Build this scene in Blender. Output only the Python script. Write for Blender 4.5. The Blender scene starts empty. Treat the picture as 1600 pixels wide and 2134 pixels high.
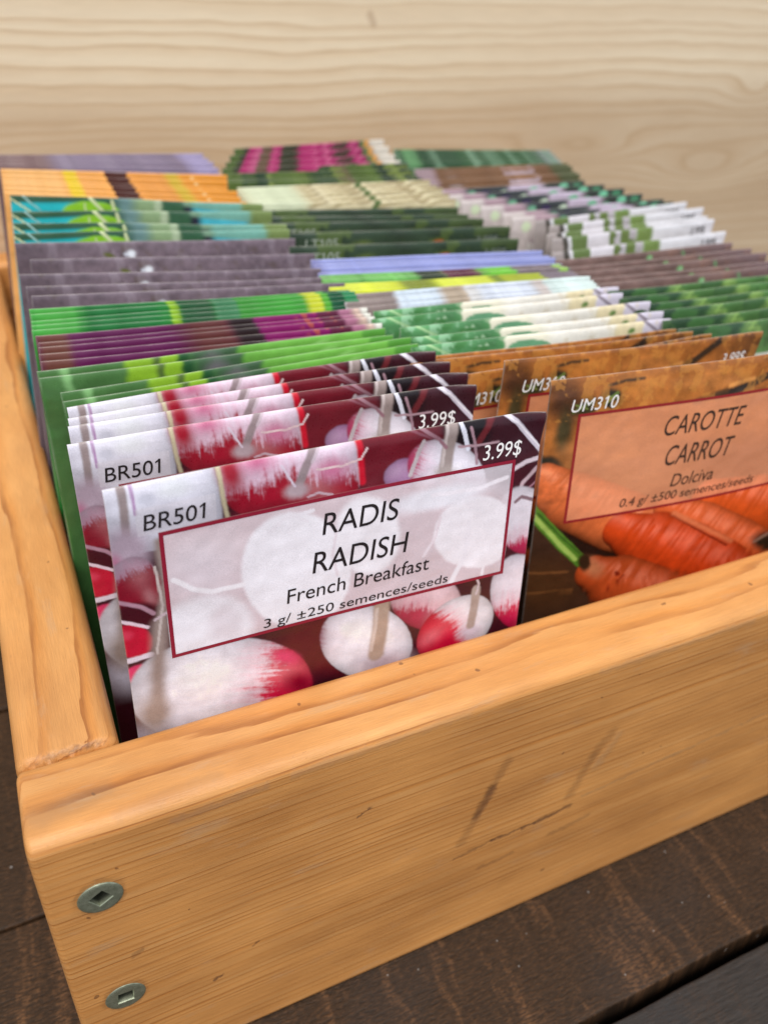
import bpy, math, random
import numpy as np
from mathutils import Matrix, Vector

scene = bpy.context.scene
col = scene.collection
MM = 0.001
random.seed(7)

# ------------------------------------------------------------------ camera
CAM_LOC = [0.01452, -0.10083, 0.21752]
CAM_AXES = [[0.907471, 0.203129, -0.367743], [-0.418276, 0.518657, -0.745681], [0.039263, 0.830502, 0.55563]]
CAM_LENS = 39.4905
FOCUS = 0.1658

cd = bpy.data.cameras.new("camera")
cam = bpy.data.objects.new("camera", cd)
col.objects.link(cam)
m4 = Matrix(CAM_AXES).to_4x4()
m4.translation = Vector(CAM_LOC)
cam.matrix_world = m4
cd.sensor_fit = 'HORIZONTAL'
cd.sensor_width = 36.0
cd.lens = CAM_LENS
cd.clip_start = 0.005
cd.clip_end = 20.0
cd.dof.use_dof = True
cd.dof.focus_distance = FOCUS
cd.dof.aperture_fstop = 21.0
cd.dof.aperture_blades = 0
scene.camera = cam

# ------------------------------------------------------------------ light
world = bpy.data.worlds.new("World")
scene.world = world
world.use_nodes = True
wn = world.node_tree
bg = wn.nodes["Background"]
bg.inputs["Color"].default_value = (0.84, 0.91, 1.0, 1)
bg.inputs["Strength"].default_value = 0.70

def area(name, loc, target, size, power, color):
    ld = bpy.data.lights.new(name, 'AREA')
    ld.shape = 'RECTANGLE'
    ld.size, ld.size_y = size
    ld.energy = power
    ld.color = color
    o = bpy.data.objects.new(name, ld)
    col.objects.link(o)
    o.location = loc
    d = Vector(target) - Vector(loc)
    o.rotation_euler = d.to_track_quat('-Z', 'Y').to_euler()
    return o

area("open_sky_daylight", (-0.5, -1.3, 3.0), (0.12, 0.12, 0.08), (2.4, 2.0), 132.0, (1.0, 0.95, 0.88))

scene.view_settings.view_transform = 'Standard'
scene.view_settings.look = 'None'
scene.view_settings.gamma = 1.0
scene.view_settings.exposure = 0.0
scene.view_settings.use_curve_mapping = False

# ------------------------------------------------------------------ measured data (millimetres, radians)
# each row: design, column, [x, y, z of the packet's top left corner, yaw, lean, roll], front packet first
ROWS = [
    ('radish', 0, [[23.98, 21.75, 142.51, 0.0337, 0.0307, -0.0257], [21.23, 48.55, 137.47, -0.0098, 0.045, -0.0109], [22.32, 54.77, 138.02, -0.013, 0.045, -0.0144], [23.03, 63.11, 135.57, 0.0031, 0.045, -0.0024], [23.65, 70.91, 134.24, 0.0119, 0.045, 0.0036]]),
    ('leaf', 0, [[23.46, 78.55, 132.39, 0.0244, 0.05, 0.0092], [23.45, 82.65, 132.26, 0.0251, 0.05, 0.0075], [23.42, 87.63, 132.03, 0.0281, 0.05, -0.0082], [19.87, 87.29, 134.87, 0.0076, 0.05, -0.0197], [19.79, 91.56, 134.22, 0.0114, 0.05, -0.0182]]),
    ('beet', 0, [[21.11, 95.36, 135.26, 0.0063, 0.05, -0.0354], [21.18, 98.06, 135.82, 0.0028, 0.05, -0.0363], [21.51, 102.71, 135.47, 0.005, 0.05, -0.0371], [21.76, 106.17, 135.41, 0.0054, 0.05, -0.0383], [21.54, 108.59, 135.85, 0.0029, 0.05, -0.0406]]),
    ('cucumber', 0, [[21.12, 112.61, 136.1, 0.0011, 0.05, -0.0374], [21.32, 114.21, 136.97, -0.0034, 0.05, -0.0392], [21.52, 116.07, 137.62, -0.0068, 0.05, -0.0369], [21.76, 118.88, 138.07, -0.0087, 0.05, -0.0426], [21.82, 121.99, 138.59, -0.0107, 0.05, -0.0498]]),
    ('soil', 0, [[23.21, 129.85, 138.78, -0.0106, 0.05, -0.0661], [22.64, 137.84, 139.17, -0.012, 0.05, -0.0663], [21.84, 146.4, 139.83, -0.014, 0.05, -0.0765], [26.07, 162.31, 138.82, -0.0093, 0.05, -0.0681], [23.15, 173.41, 140.39, -0.0152, 0.05, -0.0607]]),
    ('teal', 0, [[23.7, 179.39, 141.98, -0.0129, 0.05, -0.0688], [24.29, 184.29, 143.66, -0.0182, 0.05, -0.0775], [25.22, 203.02, 142.58, -0.0139, 0.05, -0.0696], [26.11, 216.23, 144.58, -0.0189, 0.05, -0.0967]]),
    ('orange', 0, [[24.61, 223.17, 144.19, -0.017, 0.05, -0.1043], [24.94, 230.63, 143.9, -0.0159, 0.05, -0.0993], [25.27, 238.34, 143.61, -0.0149, 0.05, -0.0943], [25.62, 246.34, 143.32, -0.0139, 0.05, -0.0891], [25.98, 254.63, 143.03, -0.0129, 0.05, -0.0838], [26.35, 263.22, 142.73, -0.0119, 0.05, -0.0784]]),
    ('lavsoil', 0, [[24.75, 266.55, 142.82, -0.0149, 0.05, -0.0684], [25.03, 275.71, 142.14, -0.013, 0.05, -0.0601], [25.32, 285.22, 141.45, -0.0111, 0.05, -0.0515], [25.62, 295.1, 140.74, -0.0093, 0.05, -0.0426], [25.93, 305.37, 140.02, -0.0074, 0.05, -0.0334]]),
    ('carrot', 1, [[127.56, 44.15, 135.89, -0.1043, 0.0497, 0.0145], [122.42, 56.35, 136.59, 0.0282, 0.045, -0.0558], [109.03, 64.53, 130.5, 0.002, 0.045, 0.0], [105.16, 72.09, 132.26, -0.0475, 0.05, -0.02], [101.7, 74.76, 132.26, -0.0425, 0.05, -0.02]]),
    ('garlic', 1, [[109.34, 80.22, 132.69, -0.02, 0.05, -0.02], [111.24, 85.47, 132.81, -0.02, 0.05, -0.02], [112.05, 92.43, 132.94, -0.0175, 0.05, -0.02], [106.58, 99.07, 133.06, -0.015, 0.05, -0.02], [109.61, 104.66, 133.19, -0.015, 0.05, -0.02]]),
    ('pale', 1, [[103.71, 110.04, 133.49, -0.055, 0.05, -0.02], [104.47, 112.82, 133.49, -0.055, 0.05, -0.02], [105.25, 115.65, 133.49, -0.055, 0.05, -0.02], [106.05, 118.52, 133.49, -0.055, 0.05, -0.02]]),
    ('lime', 1, [[104.71, 123.42, 133.19, -0.09, 0.05, -0.02], [105.14, 126.5, 133.19, -0.095, 0.05, -0.02], [105.55, 129.41, 133.19, -0.0975, 0.05, -0.02]]),
    ('lettuce', 1, [[105.89, 132.77, 133.19, -0.1075, 0.05, -0.02], [106.12, 135.13, 133.19, -0.105, 0.05, -0.02], [106.36, 137.51, 133.19, -0.1025, 0.05, -0.02]]),
    ('lavender', 1, [[106.97, 140.47, 133.19, -0.12, 0.05, -0.02], [107.89, 145.08, 133.19, -0.115, 0.05, -0.02], [108.84, 149.84, 133.19, -0.11, 0.05, -0.02], [109.81, 154.55, 133.19, -0.1025, 0.05, -0.02]]),
    ('tomato', 1, [[106.78, 166.8, 134.19, -0.1125, 0.05, -0.02], [111.77, 181.02, 133.94, -0.1175, 0.05, -0.02], [109.38, 196.62, 133.69, -0.125, 0.05, -0.02], [107.88, 207.22, 133.44, -0.1375, 0.05, -0.02], [108.47, 217.01, 133.19, -0.1525, 0.05, -0.02]]),
    ('bean', 1, [[109.07, 217.96, 136.19, -0.11, 0.05, -0.02], [109.0, 221.8, 136.56, -0.085, 0.05, -0.02], [109.0, 225.83, 136.94, -0.06, 0.05, -0.02], [109.08, 229.85, 137.31, -0.0325, 0.05, -0.02], [109.25, 234.28, 137.69, -0.0075, 0.05, -0.02]]),
    ('pea', 1, [[108.51, 245.05, 137.69, -0.0775, 0.05, -0.02], [110.28, 251.75, 137.69, -0.0575, 0.05, -0.02], [112.15, 258.55, 137.69, -0.035, 0.05, -0.02], [114.14, 265.91, 137.69, -0.015, 0.05, -0.02]]),
    ('amaranth', 1, [[111.71, 263.96, 138.69, 0.055, 0.05, -0.02], [116.5, 275.43, 138.69, 0.0975, 0.05, -0.02], [121.78, 287.73, 138.69, 0.1425, 0.05, -0.02], [127.62, 301.0, 138.69, 0.19, 0.05, -0.02]]),
    ('parsley', 2, [[190.0, 70.0, 130.5, -0.01, 0.05, -0.02], [190.0, 77.0, 130.5, -0.01, 0.05, -0.02], [190.0, 84.0, 130.5, -0.01, 0.05, -0.02], [190.0, 91.0, 130.5, -0.01, 0.05, -0.02], [190.0, 97.0, 130.5, -0.01, 0.05, -0.02], [190.0, 103.0, 130.5, -0.01, 0.05, -0.02]]),
    ('sprout', 2, [[188.04, 109.51, 130.76, -0.0075, 0.05, -0.02], [189.6, 115.5, 130.76, 0.005, 0.05, -0.02], [190.7, 121.94, 130.76, 0.0175, 0.05, -0.02], [189.75, 128.05, 130.76, 0.03, 0.05, -0.02], [189.41, 135.3, 130.76, 0.045, 0.05, -0.02]]),
    ('leek', 2, [[195.05, 141.5, 131.26, 0.0825, 0.05, -0.02], [204.28, 155.42, 131.38, 0.105, 0.05, -0.02], [206.12, 161.53, 131.51, 0.1125, 0.05, -0.02], [212.98, 170.17, 131.63, 0.125, 0.05, -0.02], [212.05, 178.17, 131.76, 0.1375, 0.05, -0.02]]),
    ('kale', 2, [[204.88, 183.55, 131.76, 0.0975, 0.05, -0.02], [205.44, 191.25, 131.96, 0.0875, 0.05, -0.02], [201.08, 201.21, 132.16, 0.08, 0.05, -0.02], [197.52, 211.43, 132.36, 0.07, 0.05, -0.02], [192.64, 220.56, 132.56, 0.0575, 0.05, -0.02], [188.29, 230.71, 132.76, 0.045, 0.05, -0.02]]),
    ('eggplant', 2, [[190.07, 234.06, 132.76, 0.0475, 0.05, -0.02], [193.02, 241.35, 133.01, 0.045, 0.05, -0.02], [196.1, 248.91, 133.26, 0.0425, 0.05, -0.02], [199.3, 256.95, 133.51, 0.0375, 0.05, -0.02], [202.64, 265.07, 133.76, 0.035, 0.05, -0.02]]),
    ('herb', 2, [[201.37, 279.21, 133.76, -0.095, 0.05, -0.02], [204.87, 288.6, 133.76, -0.1075, 0.05, -0.02], [208.52, 298.5, 133.76, -0.1225, 0.05, -0.02], [212.36, 308.93, 133.76, -0.14, 0.05, -0.02]]),
]
RAD_DIM = [8.18, 10.01, 38.29, 5.67]
RAD_BEND = [-1.14, 1.73]
CAR_BEND = [1.31, -1.69]
RAD_ART = [
    ['E', 57.13, 5.37, 0.064, -0.0037, -0.0208, 0.1065, 2, 0.5, (104, 18, 36)],
    ['E', 70.71, 1.66, 0.1524, -0.0156, -0.0381, 0.2131, 2, 0.4, (24, 12, 20)],
    ['E', 82.19, 3.71, 0.1443, -0.02, -0.0332, 0.186, 2, 0.4, (60, 18, 32)],
    ['L', [[76.0, -0.33], [73.25, 4.75]], 1.52, 0.5, (112, 36, 44)],
    ['R', 8.36, 4.94, 0.089, -0.0048, -0.0024, 0.1162, 5, 0.04, 9, 0.2, (222, 220, 234), (222, 220, 234)],
    ['E', 11.55, 1.83, 0.2655, -0.0174, -0.0061, 0.4819, 2, 0.8, (244, 246, 252)],
    ['E', 6.51, 2.82, 0.4801, -0.0227, -0.0102, 0.6663, 2, 0.8, (206, 206, 220)],
    ['L', [[2.77, -1.68], [2.84, 3.88], [2.76, 8.86]], 1.5, 0.35, (158, 142, 142)],
    ['L', [[4.34, -0.9], [4.63, 5.24]], 0.59, 0.5, (184, 150, 190)],
    ['E', 53.2, 5.12, 0.1303, -0.0059, -0.0224, 0.1136, 3, 0.3, (112, 16, 34)],
    ['R', 33.06, 0.47, -0.0073, 0.0869, -0.0721, 0.0057, 4, 0.03, 0.3, 0.5, (234, 212, 230), (166, 10, 42)],
    ['E', 21.68, 0.8, 0.3427, -0.0244, -0.0085, 0.1742, 2, 0.8, (164, 14, 42)],
    ['E', 32.38, 11.39, 0.0894, -0.0094, -0.0294, 0.3974, 2, 0.7, (132, 6, 34)],
    ['E', 26.74, -0.1, 0.2593, -0.0396, 0.0107, 0.3434, 2, 0.95, (206, 110, 148)],
    ['E', 41.05, 4.74, 0.2631, -0.0531, 0.0062, 0.3215, 2, 0.95, (206, 120, 156)],
    ['E', 29.15, -5.3, 0.3818, -0.0629, 0.0252, 0.589, 2, 0.8, (236, 224, 240)],
    ['E', 41.94, -3.0, 0.3516, -0.0036, -0.0622, 0.3454, 2, 0.6, (238, 226, 242)],
    ['L', [[19.51, -0.58], [19.9, 5.76], [20.73, 11.46]], 0.8, 0.6, (200, 188, 156)],
    ['L', [[41.36, -5.5], [38.93, -2.1], [36.29, 2.28], [34.55, 6.12]], 1.79, 0.3, (162, 144, 148)],
    ['L', [[41.92, -5.4], [39.68, -2.16], [37.23, 2.27]], 0.57, 0.5, (214, 196, 206)],
    ['E', 33.97, 7.42, 0.3366, -0.0745, 0.0387, 0.5294, 2, 0.6, (190, 168, 176)],
    ['L', [[31.2, 1.75], [32.52, 4.49], [33.61, 6.53]], 0.47, 0.4, (230, 214, 230)],
    ['L', [[36.23, 9.34], [38.35, 8.98], [41.09, 9.99]], 0.5, 0.5, (206, 176, 188)],
    ['L', [[45.94, -3.93], [46.85, 1.35], [47.44, 8.63]], 1.35, 0.5, (206, 14, 44)],
    ['L', [[48.24, 1.61], [47.1, 3.61], [43.48, 4.31], [38.17, 4.05]], 0.5, 0.3, (236, 208, 210)],
    ['R', 56.27, 8.57, 0.2152, -0.1012, 0.0761, 0.277, 2, 0.1, 0.5, 0.3, (168, 124, 164), (110, 30, 60)],
    ['R', 66.27, 10.4, -0.0941, -0.0286, 0.0738, -0.1346, 2, 0.05, 0.66, 0.25, (234, 228, 240), (196, 62, 106)],
    ['E', 71.89, 13.22, 0.2939, -0.0301, -0.0623, 0.2981, 2, 0.9, (208, 200, 216)],
    ['L', [[66.97, -1.27], [66.37, 4.0], [65.73, 9.21]], 2.94, 0.25, (164, 148, 144)],
    ['L', [[65.95, -0.73], [65.49, 3.84], [65.02, 8.52]], 0.73, 0.5, (206, 192, 190)],
    ['E', 65.82, 10.31, 0.3255, -0.0275, -0.0939, 0.4589, 2, 0.8, (184, 170, 166)],
    ['L', [[60.5, 2.49], [59.24, 5.58], [57.78, 9.2]], 0.94, 0.3, (196, 184, 188)],
    ['L', [[59.67, -0.52], [64.12, 2.75], [65.78, 4.73]], 0.72, 0.5, (158, 116, 128)],
    ['L', [[57.84, -0.14], [62.15, 1.97]], 0.51, 0.5, (130, 70, 84)],
    ['L', [[68.6, -0.99], [69.68, 2.31], [70.81, 5.9]], 0.95, 0.25, (232, 234, 248)],
    ['L', [[71.11, 1.31], [72.4, 5.13], [73.07, 9.37]], 0.65, 0.4, (170, 136, 148)],
    ['L', [[68.64, 5.06], [73.33, 5.52], [77.83, 5.39]], 0.54, 0.4, (184, 150, 160)],
    ['L', [[78.38, -0.97], [81.65, 1.48], [88.95, 9.57]], 1.09, 0.25, (222, 214, 228)],
    ['L', [[79.38, -0.18], [82.45, 2.25], [88.28, 8.32]], 0.33, 0.5, (250, 246, 252)],
    ['L', [[81.99, 12.48], [84.99, 11.05], [88.85, 10.45]], 1.05, 0.3, (230, 212, 222)],
    ['L', [[88.0, 12.78], [84.84, 15.93], [83.07, 20.58]], 0.96, 0.4, (204, 176, 184)],
    ['L', [[89.59, 15.17], [86.51, 17.44], [85.24, 21.3]], 0.48, 0.5, (170, 120, 134)],
    ['R', 86.75, 25.87, -0.0167, 0.1115, -0.1363, 0.0309, 2, 0.06, 0.45, 0.3, (232, 224, 234), (186, 34, 80)],
    ['L', [[83.52, 20.32], [84.96, 19.34], [88.23, 20.77]], 0.85, 0.5, (140, 112, 120)],
    ['R', 87.65, 45.05, -0.0351, 0.0953, -0.1241, 0.0068, 2, 0.05, 0.3, 0.5, (238, 230, 242), (206, 24, 78)],
    ['E', 2.34, 12.51, 0.2013, 0.0228, -0.0424, 0.1665, 2, 0.6, (180, 160, 176)],
    ['E', -0.28, 15.87, 0.4029, 0.0484, -0.0657, 0.2452, 2, 0.5, (176, 112, 140)],
    ['R', 3.18, 20.13, 0.0575, 0.1427, -0.2047, 0.0651, 2.5, 0.06, -0.55, 0.4, (178, 150, 168), (140, 8, 38)],
    ['E', 3.15, 26.91, 0.1844, 0.0196, -0.0804, 0.2669, 2, 0.3, (70, 4, 24)],
    ['L', [[-1.25, 21.83], [3.4, 24.47], [5.8, 26.72]], 0.84, 0.4, (184, 140, 158)],
    ['E', 1.29, 31.92, 0.2464, 0.0271, -0.0741, 0.2318, 2, 0.15, (200, 16, 52)],
    ['E', 0.34, 30.16, 0.6363, 0.0721, -0.2341, 0.7433, 2, 0.8, (226, 60, 90)],
    ['L', [[-0.71, 26.51], [4.46, 29.54]], 0.67, 0.3, (242, 218, 230)],
    ['L', [[-0.35, 36.33], [4.35, 36.03]], 1.2, 0.3, (238, 222, 234)],
    ['E', 1.42, 39.76, 0.334, -0.0517, 0.0583, 0.4602, 2, 0.2, (230, 60, 110)],
    ['E', 41.34, 46.02, 0.0761, -0.0005, -0.0357, 0.1103, 2, 0.4, (92, 12, 28)],
    ['R', 63.28, 40.73, -0.0594, 0.1248, -0.1049, -0.01, 2, 0.06, 0.25, 0.4, (226, 190, 198), (176, 46, 76)],
    ['R', 18.13, 50.39, 0.0531, 0.0002, -0.0193, 0.0717, 2.2, 0.03, 0.4, 0.45, (240, 236, 246), (212, 8, 66)],
    ['E', 30.64, 45.73, 0.2633, 0.0463, -0.2348, 0.4261, 2, 0.9, (232, 70, 116)],
    ['E', 33.7, 53.31, 0.3077, 0.0044, -0.1198, 0.3398, 2, 0.9, (150, 4, 44)],
    ['E', 5.52, 59.43, 0.0807, -0.0009, -0.0339, 0.1625, 2, 0.9, (204, 198, 214)],
    ['E', 14.57, 44.06, 0.1501, -0.002, -0.0562, 0.2692, 2, 0.9, (252, 250, 254)],
    ['L', [[8.1, 11.95], [8.69, 20.39], [6.77, 29.68]], 1.83, 0.8, (160, 142, 136)],
    ['L', [[6.77, 29.68], [5.16, 40.81], [4.3, 51.71]], 2.97, 0.9, (160, 142, 136)],
    ['L', [[6.95, 16.77], [7.52, 25.46], [5.42, 36.15]], 0.47, 0.5, (206, 192, 188)],
    ['E', 3.57, 51.43, 0.263, 0.0257, -0.0619, 0.1623, 2, 0.9, (170, 150, 140)],
    ['L', [[5.83, 28.28], [9.01, 26.78]], 0.59, 0.4, (206, 184, 192)],
    ['R', 49.41, 47.97, -0.0863, -0.0082, 0.0472, -0.0978, 2, 0.03, 0.88, 0.12, (240, 236, 246), (150, 44, 78)],
    ['E', 54.08, 55.6, 0.1247, -0.0194, -0.0367, 0.2091, 2, 0.9, (206, 186, 198)],
    ['E', 47.38, 43.42, 0.3076, -0.0433, -0.0476, 0.3198, 2, 0.9, (252, 250, 254)],
    ['L', [[52.48, 38.86], [52.27, 44.94], [51.59, 51.62]], 3.83, 0.3, (182, 158, 142)],
    ['L', [[51.39, 39.54], [51.12, 44.58], [50.39, 50.29]], 0.84, 0.5, (214, 196, 186)],
    ['R', 71.33, 50.59, -0.0845, 0.054, -0.0561, -0.0998, 2, 0.03, -0.12, 0.35, (240, 236, 244), (212, 6, 58)],
    ['E', 75.31, 52.79, 0.2721, -0.1066, 0.0418, 0.4624, 2, 0.9, (214, 200, 214)],
    ['L', [[75.71, 40.89], [75.72, 45.67], [75.23, 50.69]], 2.2, 0.3, (182, 164, 156)],
    ['L', [[75.86, 42.25], [76.32, 39.63], [75.35, 37.42]], 0.52, 0.6, (216, 198, 202)],
    ['M'],
    ['E', 42.24, 26.11, 0.023, -0.0037, -0.0039, 0.0567, 4, 0.2, (172, 112, 112)],
    ['E', 18.26, 16.57, 0.1129, -0.0096, -0.0093, 0.1894, 2, 0.8, (190, 150, 150)],
    ['E', 33.89, 25.6, 0.0862, 0.0013, -0.0194, 0.0719, 2, 0.07, (250, 250, 255)],
    ['E', 15.28, 33.69, 0.1036, -0.0073, -0.0105, 0.1141, 2, 0.25, (246, 246, 252)],
    ['E', 19.1, 33.47, 0.2603, 0.015, -0.0523, 0.1706, 2, 0.6, (214, 200, 206)],
    ['E', 15.31, 20.05, 0.1383, 0.0099, -0.0416, 0.1554, 2, 0.8, (200, 172, 180)],
    ['E', 48.93, 20.95, 0.132, -0.004, -0.0258, 0.1052, 2, 0.15, (252, 250, 254)],
    ['E', 74.38, 25.97, 0.0957, -0.0408, 0.0136, 0.1012, 2, 0.08, (252, 248, 252)],
    ['E', 64.26, 15.5, 0.0771, -0.0237, 0.011, 0.3265, 2, 0.5, (232, 234, 242)],
    ['L', [[9.92, 20.51], [13.24, 23.59], [16.78, 25.25], [22.87, 25.4]], 1.06, 0.4, (254, 250, 252)],
    ['L', [[28.5, 15.1], [31.4, 12.94], [37.18, 12.48]], 0.8, 0.4, (244, 240, 246)],
    ['L', [[32.37, 12.12], [36.19, 14.59]], 0.6, 0.4, (244, 240, 246)],
    ['L', [[72.32, 23.09], [71.97, 31.48], [69.95, 35.32], [68.46, 38.73]], 1.31, 0.4, (244, 240, 246)],
    ['L', [[80.06, 27.34], [76.99, 33.4], [76.59, 41.01]], 0.74, 0.4, (250, 244, 248)],
    ['E', 53.55, 42.74, 0.1567, -0.0065, -0.0511, 0.1686, 2, 0.1, (246, 242, 248)],
    ['L', [[80.64, 13.91], [74.39, 15.21], [63.1, 14.69]], 0.94, 0.4, (250, 244, 250)],
    ['L', [[42.15, 17.08], [41.19, 23.54], [42.26, 28.44]], 0.63, 0.5, (226, 206, 212)],
    ['L', [[61.88, 28.88], [64.42, 24.74], [65.2, 20.26]], 0.71, 0.5, (226, 200, 206)],
]
CAR_ART = [
    ['E', 34.52, 11.36, 0.0171, -0.0069, 0.0007, 0.0668, 6, 0.5, (176, 106, 46)],
    ['E', 4.52, 6.08, 0.135, -0.019, -0.0185, 0.139, 2, 0.8, (84, 50, 30)],
    ['E', 23.25, 3.63, 0.1271, -0.0471, 0.0079, 0.3146, 2, 0.9, (196, 124, 56)],
    ['E', 44.25, 4.9, 0.0876, -0.0392, 0.0066, 0.2993, 2, 0.9, (186, 118, 58)],
    ['E', 59.39, 10.67, 0.1092, -0.0539, 0.0026, 0.2345, 2, 0.9, (150, 92, 46)],
    ['E', 10.35, 7.46, 0.2238, -0.1353, 0.1166, 0.3445, 2, 0.5, (56, 52, 28)],
    ['L', [[6.74, 8.56], [9.08, 7.41], [11.47, 6.51]], 0.88, 0.5, (98, 112, 52)],
    ['L', [[7.08, 6.66], [10.45, 8.09]], 0.5, 0.5, (112, 124, 62)],
    ['E', 16.55, 6.2, 0.2473, -0.2083, 0.1482, 0.2454, 2, 0.4, (42, 40, 26)],
    ['L', [[15.05, 7.23], [16.51, 5.95], [17.95, 4.67]], 0.89, 0.5, (112, 132, 64)],
    ['L', [[15.23, 5.3], [17.7, 6.11]], 0.51, 0.5, (120, 140, 76)],
    ['L', [[15.27, 2.66], [20.31, 2.06], [24.87, 1.88]], 0.75, 0.95, (80, 58, 40)],
    ['L', [[46.95, 9.35], [54.1, 8.42], [62.38, 5.74], [72.86, 0.11]], 2.26, 0.5, (48, 38, 32)],
    ['L', [[41.36, 10.19], [49.62, 8.38]], 1.67, 0.9, (84, 58, 36)],
    ['L', [[50.68, 6.95], [57.87, 6.0]], 1.13, 0.9, (220, 150, 80)],
    ['E', 4.93, 13.5, 0.3795, 0.0152, -0.0427, 0.1338, 2, 0.7, (70, 60, 34)],
    ['E', 1.68, 22.63, 0.2301, -0.0285, -0.0552, 0.3152, 2, 0.4, (30, 36, 30)],
    ['E', -0.37, 26.94, 0.4329, -0.05, -0.0986, 0.5282, 2, 0.5, (62, 98, 52)],
    ['E', 28.28, 27.99, 0.0443, -0.0151, -0.003, 0.0756, 2, 0.7, (146, 98, 60)],
    ['E', 22.5, 20.13, 0.0614, -0.0202, -0.0043, 0.1796, 2, 0.8, (188, 124, 74)],
    ['E', 4.78, 59.3, 0.0799, -0.0199, -0.0083, 0.0986, 2, 0.8, (80, 50, 28)],
    ['L', [[-1.35, 54.49], [11.55, 56.17]], 0.75, 0.8, (120, 76, 42)],
    ['L', [[-0.66, 61.11], [13.92, 62.55]], 0.62, 0.8, (116, 74, 40)],
    ['L', [[9.96, 44.82], [24.26, 52.82], [36.62, 60.78], [54.22, 72.35]], 5.92, 0.5, (36, 22, 16)],
    ['K', [[52.25, 39.53, 5.51], [68.92, 45.5, 9.33], [98.25, 56.59, 10.79]], (218, 86, 30)],
    ['K', [[0.95, 27.18, 5.62], [9.76, 33.75, 8.47], [25.4, 42.87, 9.49], [33.72, 46.99, 8.91]], (220, 110, 58)],
    ['K', [[39.21, 40.67, 4.09], [51.39, 48.4, 7.03], [67.83, 58.74, 7.96], [88.56, 71.78, 6.36]], (220, 98, 48)],
    ['K', [[25.86, 45.28, 5.57], [36.23, 51.55, 10.11], [49.2, 59.06, 11.09], [65.24, 67.88, 9.29], [88.7, 83.43, 6.62]], (212, 70, 22)],
    ['K', [[19.44, 57.83, 5.44], [27.62, 62.93, 9.0], [40.39, 70.84, 9.92], [60.19, 81.86, 8.49]], (196, 80, 34)],
    ['E', 19.68, 56.58, 0.2228, 0.0406, -0.1692, 0.2782, 2, 0.8, (196, 120, 80)],
    ['E', 27.42, 60.17, 0.9268, -0.1711, -0.25, 0.9919, 2, 0.5, (130, 36, 16)],
    ['L', [[25.21, 65.03], [29.76, 61.1]], 0.67, 0.7, (150, 50, 22)],
    ['L', [[41.44, 43.61], [51.99, 50.65], [64.36, 58.81]], 0.64, 0.6, (140, 40, 16)],
    ['L', [[42.11, 43.12], [52.49, 49.45], [65.79, 57.75]], 1.44, 0.95, (226, 124, 80)],
    ['L', [[-5.85, 29.28], [-0.65, 35.9], [6.38, 44.01], [15.05, 53.34]], 3.58, 0.15, (84, 132, 42)],
    ['L', [[-0.87, 36.28], [6.5, 44.95], [13.32, 52.44]], 1.25, 0.5, (168, 200, 98)],
    ['L', [[0.7, 36.18], [7.76, 44.02], [14.52, 50.83]], 0.56, 0.5, (60, 100, 34)],
    ['E', 16.19, 54.09, 0.4559, -0.0706, -0.08, 0.3273, 2, 0.4, (54, 36, 22)],
    ['E', 81.71, 62.79, 0.1165, 0.0044, -0.1271, 0.2439, 2, 0.5, (40, 30, 24)],
    ['L', [[75.48, 60.48], [83.71, 57.9]], 1.11, 0.6, (150, 120, 104)],
]
RAD_TEXT = [['BR501', 5.73, 8.96, 11.06, 3.18, 0.1, 'k'], ['RADIS', 39.04, 18.3, 16.69, 4.65, 0.12, 'k'], ['RADISH', 36.9, 26.67, 21.14, 4.73, 0.12, 'k'], ['French Breakfast', 31.45, 32.69, 31.96, 3.29, 0.08, 'k'], ['3 g/ ±250 semences/seeds', 26.48, 37.46, 41.75, 2.38, 0.08, 'k'], ['3.99$', 74.3, 8.97, 9.3, 3.26, 0.1, 'w']]
CAR_TEXT = [['UM310', 5.86, 8.63, 12.85, 3.27, 0.15, 'w'], ['CAROTTE', 33.06, 18.54, 24.67, 5.31, 0.15, 'k'], ['CARROT', 35.09, 27.41, 21.37, 5.62, 0.15, 'k'], ['Dolciva', 38.7, 34.16, 13.88, 3.71, 0.15, 'k'], ['0.4 g/ ±500 semences/seeds', 23.94, 39.09, 43.33, 2.84, 0.15, 'k'], ['3.99$', 0, 8.63, 0, 3.27, 0.1, 'w']]

# ------------------------------------------------------------------ helpers
def lin(c):
    c = np.asarray(c, float) / 255.0
    return np.where(c <= 0.04045, c / 12.92, ((c + 0.055) / 1.055) ** 2.4)

def L4(c):
    return tuple(float(v) for v in lin(c)) + (1.0,)

def tag(o, label=None, cat=None, group=None, kind=None):
    if label: o["label"] = label
    if cat: o["category"] = cat
    if group: o["group"] = group
    if kind: o["kind"] = kind
    return o

def new_obj(name, me, parent=None, mats=()):
    o = bpy.data.objects.new(name, me)
    col.objects.link(o)
    if parent is not None: o.parent = parent
    for m in mats: me.materials.append(m)
    return o

def empty(name, loc=(0, 0, 0)):
    o = bpy.data.objects.new(name, None)
    o.empty_display_size = 0.01
    col.objects.link(o)
    o.location = loc
    return o

def mesh_from(name, verts, quads, smooth=True, mat_idx=None):
    verts = np.asarray(verts, np.float32); quads = np.asarray(quads, np.int32)
    me = bpy.data.meshes.new(name)
    me.vertices.add(len(verts)); me.vertices.foreach_set("co", verts.ravel())
    n, k = quads.shape
    me.loops.add(n * k); me.loops.foreach_set("vertex_index", quads.ravel())
    me.polygons.add(n)
    me.polygons.foreach_set("loop_start", np.arange(n, dtype=np.int32) * k)
    me.polygons.foreach_set("loop_total", np.full(n, k, np.int32))
    if mat_idx is not None: me.polygons.foreach_set("material_index", np.asarray(mat_idx, np.int32))
    me.update(calc_edges=True); me.validate()
    me.polygons.foreach_set("use_smooth", np.full(len(me.polygons), smooth))
    return me

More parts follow.
